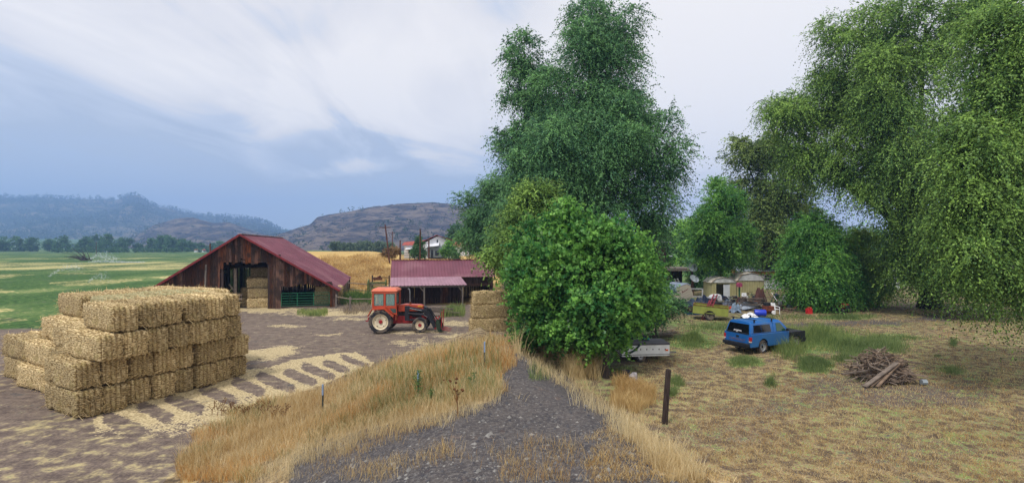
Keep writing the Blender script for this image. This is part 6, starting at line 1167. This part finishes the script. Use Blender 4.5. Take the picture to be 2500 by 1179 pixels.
# ------------------------------------------------------------------ wood pile, post, stump can
wpb = G(2188, 938); wpi = thing('wood_pile', 'heap of sticks, boards and brush ready to burn, on blackened ground', 'wood pile', wpb+Vector((0, .9, 0))); rq = random.Random(21); tw_ = pm('stick_wood', C(134, 118, 104), .95, .35, 5, island=.35)
m = MB()
for k in range(620):
    a = rq.uniform(0, 6.28); r = rq.uniform(0, 1)**.6*1.15; x, y = r*math.cos(a), r*math.sin(a)*.9; zt2 = 1.2*(1-(r/1.25)**2); z = rq.uniform(.45, 1)*max(.1, zt2); L3 = rq.uniform(.15, .5); dr_ = Vector((rq.gauss(0, 1), rq.gauss(0, 1), rq.gauss(0, .45))).normalized()*L3
    p = Vector((x, y, z)); m.tube([p-dr_, p+Vector((0, 0, rq.uniform(0, .06))), p+dr_], [.022, .018, .008], 4, False)
m.build('sticks', tw_, wpi)
m = MB(); bw_ = pm('weathered_board', C(116, 102, 90), .9, .3, 4, island=.35)
for a, b, w_ in (((-1.6, -1.35, .03), (.1, -.8, .85), .17), ((-1.35, -1.3, .02), (-.1, -.8, .65), .15), ((-1.1, -1.35, .02), (.4, -.7, .95), .1), ((.0, -.95, .52), (1.15, -1.0, .35), .17), ((-2.0, -.6, .35), (-.7, -.5, .48), .1), ((.1, -.9, .3), (1.1, -1.0, .22), .14), ((-.9, -.7, .7), (-.05, -.9, .35), .3), ((.2, -.8, .9), (1.4, -.4, .75), .1), ((-.6, -.9, .1), (.6, -.9, .2), .25), ((-.5, -.8, .6), (.1, -.9, .1), .28)): m.bar(a, b, w_, .045)
m.build('boards', bw_, wpi)
m = MB(); m.tube([(-.95, -1.0, .12), (-.75, -1.1, .1)], .09, 8); m.tube([(.85, -1.1, .15), (1.05, -1.1, .15)], .11, 8); m.build('pipe_offcut', galv, wpi, True)
fp = thing('fence_post', 'charred dark wooden fence post leaning slightly in the foreground of the junk yard', 'fence post', G(1624, 1034)); h = 133*fp.location.y/F; m = MB(); m.tube([(-.03, 0, -.2), (.04, 0, h*.5), (.10, 0, h*.97), (.105, 0, h)], [.095, .088, .085, .07], 12); m.build('stake', pm('charred_wood', C(60, 50, 46), .95, .4, 5, stretch=(4, 4, .5), bump=1), fp, True)
m = MB(); m.tube([(.08, -.09, h*.93), (4.5, 2.5, h*.9-.3)], .004, 4); m.tube([(.05, -.09, h*.7), (4.5, 2.5, h*.6-.3)], .004, 4); 
cn_ = thing('black_can', 'dark plastic nursery pot standing beside a pale rock, right of the bare trunk', 'plant pot', G(1529, 928)); m = MB(); m.lathe([(0, 0), (.14, 0), (.17, .42), (.15, .42), (.12, .03)], (0, 0, 0), 'Z', 14); m.build('pot', bl2, cn_, True)
rk_ = thing('rock', 'pale grey boulder beside the dark plant pot', 'rock', G(1547, 930)); m = MB(); vs = []; n_ = 10
for i in range(n_+1):
    for j in range(16):
        th, ph = math.pi*i/n_, 2*math.pi*j/16; p = Vector((math.sin(th)*math.cos(ph), math.sin(th)*math.sin(ph), math.cos(th))); p = p*(1+.3*mnoise.noise(p*1.7)); vs.append((p.x*.19, p.y*.17, p.z*.22+.15))
m.add(vs, [(i*16+j, i*16+(j+1) % 16, (i+1)*16+(j+1) % 16, (i+1)*16+j) for i in range(n_) for j in range(16)]); m.build('stone', pm('rock_grey', C(146, 142, 146), .9, .3, 8, bump=.6), rk_, True)
# ------------------------------------------------------------------ grass, weeds, thistles
def scatter_px(n, poly, want=None):
    """points on the ground spread evenly in the given outline (pixel corners projected to the ground)"""
    xs = [p[0] for p in poly]; ys = [p[1] for p in poly]; out = []
    px = RNG.uniform(min(xs), max(xs), n*2); py = RNG.uniform(min(ys), max(ys), n*2); w1 = RNG.uniform(-1, 1, len(px)); k = inpoly(px+w1*16+14*np.sin(py*.09)+9*np.sin(px*.05+py*.21), py+w1[::-1]*5+4*np.sin(px*.08), poly) > 0; px, py = px[k][:n], py[k][:n]
    # march to the ground, vectorised
    dz = (HY-py)/F; dx = (px-CX)/F; d = np.full(len(px), 4.5); hit = np.zeros(len(px), bool)
    for _ in range(420):
        z = Zf(dx*d, d); below = (CH+dz*d <= z); hit |= below; d = np.where(hit, d, d*1.008)
    d = d*(1-RNG.uniform(0, .008, len(d))); x = dx*d; return np.stack([x, d, Zf(x, d)-.01], 1)
dryg = leafmat('dry_grass', C(170, 132, 76), C(226, 204, 150), .35, .8); greeng = leafmat('green_grass', C(84, 108, 62), C(142, 158, 100), .4, .7); weedg = leafmat('feathery_weed', C(96, 124, 72), C(168, 178, 108), .45, .7); brownw = leafmat('brown_weed', C(110, 78, 48), C(170, 126, 74), .2, .8); palest = leafmat('pale_straw', C(196, 172, 124), C(236, 220, 178), .35, .8)
bank = [(430, 1120), (500, 1060), (580, 1000), (700, 965), (800, 950), (900, 898), (1000, 868), (1110, 836), (1204, 818), (1250, 822), (1262, 858), (1235, 905), (1200, 970), (1080, 1005), (900, 1035), (700, 1100), (600, 1179), (430, 1179)]
def grass(name, label, poly, n, h, w_, lean, mat, t=(0, 1), soft=None, nz=None):
    P = scatter_px(n, poly); n = len(P)
    if soft is not None:
        q = np.hypot((CX+F*P[:, 0]/P[:, 1]-soft[0][0])/soft[1][0], (HY+F*(CH-P[:, 2])/P[:, 1]-soft[0][1])/soft[1][1]); q = q+.35*np.sin(P[:, 0]*2.1+P[:, 1]*.9)*np.sin(P[:, 1]*1.7); k_ = RNG.random(n) < np.exp(-(q*1.15)**2); P = P[k_]; q = q[k_]; n = len(P); h = (h[0], h[1]); sc_ = np.clip(1.15-.5*q, .35, 1.1)
    else: sc_ = 1.
    if nz is not None: v_ = smooth_noise(P[:, 0], P[:, 1], nz[3] if len(nz) > 3 else .9, nz[0])+RNG.normal(size=n)*.06; P = P[(v_ > nz[1]) & (v_ < nz[2])]; n = len(P)
    k = np.clip(P[:, 1]/22, .45, 3)
    tuft = .45+1.1*smooth_noise(P[:, 0], P[:, 1], 2.8, 5)
    hh = sc_*RNG.uniform(h[0], h[1], n)*tuft; ww_ = w_*k*RNG.uniform(.7, 1.4, n)
    o = blades(name, P, hh, ww_, lean, mat, np.clip(RNG.uniform(t[0], t[1], n)+.25*np.sin(P[:, 0]*.9+1)*np.sin(P[:, 1]*.7), 0, 1)); tag(o, label, 'grass', kind='stuff'); return o
grass('bank_grass', 'tall dry golden grass covering the bank in front of the barn yard', bank, 42000, (.08, .30), .012, .7, dryg, (0, .8))
orangeg = leafmat('orange_grass', C(172, 118, 62), C(222, 168, 96), .3, .8)
grass('bank_grass', 'patches of rusty orange dead grass on the bank', bank, 30000, (.08, .28), .012, .7, orangeg, nz=(31, .56, 2, .6))
grass('bank_grass', 'patches of pale bleached grass on the bank', bank, 30000, (.1, .33), .012, .7, palest, nz=(37, .55, 2, .7))
grass('bank_weeds', 'dull green weeds mixed through the dry grass of the bank', bank, 22000, (.08, .34), .014, .6, leafmat('dull_green_weed', C(96, 104, 66), C(146, 150, 98), .3, .7), nz=(41, .60, 2, .8))
grass('bank_grass', 'pale straw stalks among the grass of the bank', bank, 7000, (.2, .55), .009, .5, palest)
grass('bank_weeds', 'green weeds low in the dry grass of the bank', [(900, 1030), (960, 900), (1100, 870), (1225, 850), (1225, 960), (1080, 1000)], 4000, (.15, .4), .014, .4, greeng)
grass('bank_grass', 'dry grass along the edge of the gravel shoulder', [(1262, 858), (1300, 862), (1355, 898), (1420, 942), (1500, 995), (1580, 1060), (1720, 1179), (1640, 1179), (1500, 1040), (1400, 965), (1330, 915), (1262, 885)], 16000, (.15, .45), .012, .6, palest)
grass('dry_brush', 'tangled dry brush and grass under the left side of the mulberry', [(1255, 790), (1330, 780), (1400, 810), (1430, 870), (1470, 930), (1420, 925), (1340, 880), (1255, 860)], 14000, (.3, 1.1), .014, .7, palest, (-.3, .7))
grass('dead_weeds', 'clump of dry golden weeds beside the wooden fence post', [(1490, 985), (1510, 935), (1560, 940), (1600, 985), (1560, 1010)], 5000, (.2, .55), .012, .8, dryg, (.1, .9))
grass('tumbleweed', 'grey tangled tumbleweeds at the top of the gravel shoulder', [(1335, 862), (1360, 835), (1405, 845), (1412, 880), (1370, 885)], 3500, (.2, .55), .01, 1.1, LM['twig'])
yard_poly = [(1420, 1179), (1500, 940), (1600, 860), (1640, 800), (1700, 775), (1900, 765), (2380, 750), (2500, 760), (2500, 1179)]
grass('yard_grass', 'short bleached grass over the junk yard', yard_poly, 60000, (.03, .11), .012, .9, dryg)
grass('yard_grass', 'short pale straw litter over the junk yard', yard_poly, 26000, (.02, .07), .014, 1.6, palest)
gr = []
for i, (c, r, n, h, mt_, lb) in enumerate((((1985, 828), (95, 22), 9000, (.3, .75), weedg, 'tall feathery green weeds right of the blue pickup'), ((1925, 848), (38, 24), 3600, (.4, 1.0), weedg, 'tall flowering weeds growing against the blue pickup'), ((2125, 848), (75, 20), 6500, (.2, .5), greeng, 'green weeds behind the wood pile'), ((1992, 893), (34, 14), 3500, (.25, .5), greeng, 'bushy green weed clump left of the wood pile'), ((2060, 880), (38, 9), 1500, (.15, .3), greeng, 'low green weeds left of the wood pile'), ((1693, 832), (20, 11), 2000, (.3, .55), weedg, 'round green weed bush left of the pickup'), ((1735, 800), (60, 12), 2500, (.08, .25), greeng, 'low green weeds in front of the lime green trailer'), ((1700, 840), (60, 12), 2000, (.05, .2), greeng, 'low green weeds around the round weed bush'), ((1817, 885), (36, 10), 2500, (.12, .3), greeng, 'broad green weeds on the ground behind the pickup bumper'), ((2060, 775), (70, 6), 2600, (.12, .35), greeng, 'green grass in front of the riding mower'), ((2200, 827), (50, 8), 1500, (.08, .22), greeng, 'sparse green weeds right of the big weed patch'), ((2330, 905), (26, 12), 700, (.08, .25), greeng, 'scattered green weeds right of the wood pile'), ((1883, 935), (14, 14), 600, (.15, .4), greeng, 'single green weed in the dry grass below the pickup'), ((1655, 935), (16, 12), 700, (.1, .35), greeng, 'green weed beside the wooden fence post'), ((1640, 960), (12, 8), 400, (.1, .3), greeng, 'small green weed under the fence post top'), ((1535, 905), (40, 10), 700, (.08, .25), greeng, 'green weeds around the plant pot'), ((1920, 775), (60, 8), 1500, (.08, .25), greeng, 'green weeds in front of the white garden chair'), ((2328, 838), (10, 8), 300, (.15, .35), greeng, 'small weed tuft on the bare slope at right'), ((2290, 870), (12, 4), 200, (.08, .15), greeng, 'low weed mat right of the wood pile top'))):
    poly = [(c[0]+1.7*r[0]*math.cos(a), c[1]+1.7*r[1]*math.sin(a)) for a in [2*math.pi*k/14 for k in range(14)]]
    grass('green_weeds', lb, poly, int(n*2.6), h, .013, .6, mt_, soft=(c, r))
grass('barn_weeds', 'green weeds along the foot of the barn gate', [(725, 772), (740, 757), (795, 757), (800, 772)], 1500, (.1, .35), .016, .5, weedg)
grass('barn_weeds', 'tall dry and green weeds under the old pole fence', [(822, 752), (830, 735), (905, 735), (905, 765), (860, 768)], 1600, (.08, .4), .014, .7, LM['twig'])
grass('barn_weeds', 'green bushy weeds behind the old pole fence', [(830, 745), (835, 725), (905, 728), (905, 742)], 3500, (.25, .95), .018, .5, LM['weed'])
grass('barn_weeds', 'green weeds between the plank pile and the short bale stack', [(1075, 770), (1080, 756), (1135, 752), (1135, 775)], 1800, (.2, .6), .016, .4, weedg)
grass('slope_grass', 'tall golden grass on the slope behind the barn', [(770, 632), (870, 624), (960, 620), (960, 690), (900, 712), (845, 715), (780, 700)], 22000, (.1, .35), .025, .6, dryg)
# brown seed heads at the foot of the stack and the big dead thistle
def stalks(name, label, cat, spots, hh, mat, headr, nb, spread, leafm=None, group=None, head_m=None):
    for i, (px, py, h, lb) in enumerate(spots):
        b = G(px, py); o = thing(name, lb, cat, b, 0, group); rq = random.Random(px); m = MB(); hd = MB(); hs_ = h; r0 = .006+.008*h
        def br(p, d, l, r, depth):
            q = p+d*l; mid_ = p+d*l*.5+Vector((rq.uniform(-.03, .03), rq.uniform(-.03, .03), 0))*l; m.tube([p, mid_, q], [r, r*.8, r*.6], 5)
            if depth == 0:
                hr_ = headr*rq.uniform(.7, 1.3); hd.lathe([(0, -hr_), (hr_*.8, -hr_*.4), (hr_, .1*hr_), (hr_*.5, hr_*.9), (0, hr_)], tuple(q), 'Z', 7); return
            for k in range(nb if depth > 1 else rq.randint(2, 3)):
                a = rq.uniform(0, 6.28); dn = (d+Vector((math.cos(a), math.sin(a), .25))*spread*rq.uniform(.5, 1)).normalized(); br(p+d*l*rq.uniform(.55, 1), dn, l*rq.uniform(.5, .8), r*.65, depth-1)
        br(Vector((0, 0, -.02)), Vector((rq.uniform(-.1, .1), 0, 1)).normalized(), h*.42, r0, 2)
        m.build('stem', mat, o, True)
        if hd.v: hd.build('seed_head', head_m or mat, o, True)
        if leafm:
            n = int(260*h); z = RNG.uniform(.05, .95, n); a = RNG.uniform(0, 6.28, n); r = .14*h*RNG.uniform(.1, 1, n); foliage_quads('leaf', np.stack([r*np.cos(a), r*np.sin(a), z*h], 1), .06, leafm, RNG.uniform(0, 1, n), o, aspect=.4)
bst = pm('dead_thistle', C(128, 92, 54), .9, .3, 6); bsd = pm('thistle_head', C(98, 66, 40), .95, .3, 10)
stalks('dead_thistle', '', 'thistle', [(1118, 1015, 1.05, 'tall branching dead thistle on the bank, the largest one')], 1, bst, .026, 4, .8, head_m=bsd)
sp_ = []
for i in range(30):
    px = 520+i*6.2+random.uniform(-5, 5); py = 1004+random.uniform(-4, 22); sp_.append((px, py, random.uniform(.35, .6), 'brown knapweed with round seed heads, %s below the bale stack' % TW[i]))
stalks('knapweed', '', 'weed', sp_, 1, bst, .014, 4, .9, group='brown knapweed below the bale stack', head_m=bsd)
stalks('thistle', '', 'thistle', [(1021, 975, .72, 'green leafy thistle climbing the steel post on the bank'), (1052, 990, .4, 'small green thistle right of the leafy one'), (1155, 960, .5, 'green thistle behind the large dead one, near the right steel post')], 1, pm('green_stem', C(84, 104, 60), .8, .3, 6), .015, 3, .5, leafm=LM['weed'])
stalks('dead_thistle', '', 'thistle', [(1530, 985, .75, 'pale dead branching weed left of the wooden fence post')], 1, LM_p if False else pm('pale_stalk', C(196, 172, 120), .9, .2, 6), .008, 3, .9)

grass('bank_grass', 'ragged pale grass where the bank meets the gravel shoulder', [(560, 1179), (680, 1090), (900, 1022), (1080, 992), (1200, 955), (1222, 985), (1090, 1035), (910, 1072), (740, 1140), (690, 1179)], 14000, (.06, .3), .011, .8, palest)
grass('shoulder_weeds', 'sparse dry tufts growing out of the gravel shoulder', [(640, 1179), (760, 1080), (950, 1020), (1230, 960), (1300, 1000), (1500, 1179)], 9000, (.04, .22), .01, .9, dryg, nz=(61, .60, 2, 1.6))
grass('shoulder_weeds', 'small green weeds at the top of the gravel shoulder', [(1290, 880), (1345, 900), (1350, 930), (1300, 925)], 900, (.05, .2), .012, .6, greeng)
# loose stones on the gravel shoulder
P = scatter_px(9000, [(640, 1179), (760, 1090), (950, 1035), (1200, 985), (1240, 905), (1262, 862), (1300, 872), (1355, 908), (1420, 955), (1500, 1010), (1700, 1179)]); n = len(P); s_ = RNG.gamma(1.3, .009, n)+.005; vs = []
oc = np.array([[1, 0, 0], [0, 1, 0], [-1, 0, 0], [0, -1, 0], [0, 0, .8]]); T5 = oc[None]*s_[:, None, None]*RNG.uniform(.6, 1.3, (n, 5, 1))+P[:, None]
q = T5[:, [0, 1, 4, 1, 2, 4, 2, 3, 4, 3, 0, 4]]; stm = leafmat('loose_stone', C(66, 66, 72), C(140, 138, 134), .0, .9); o = rawmesh('gravel', q.reshape(-1, 3), 3, stm, np.repeat(RNG.uniform(0, 1, n)**2, 4)); tag(o, 'loose grey stones scattered over the gravel shoulder', 'gravel', kind='stuff')
# ------------------------------------------------------------------ smoke haze over the valley
m = MB(); m.box((0, 1740, 160), (15600, 3560, 330)); 
hz = m.build('haze', None or bpy.data.materials.new('haze_air')); mt_ = hz.data.materials[0]; mt_.use_nodes = True; t_ = mt_.node_tree; t_.nodes.clear()
v = t_.nodes.new('ShaderNodeVolumePrincipled'); v.inputs['Color'].default_value = (.34, .56, 1, 1); v.inputs['Density'].default_value = .00036; v.inputs['Anisotropy'].default_value = .0
oo = t_.nodes.new('ShaderNodeOutputMaterial'); t_.links.new(v.outputs[0], oo.inputs['Volume']); tag(hz, kind='stuff')
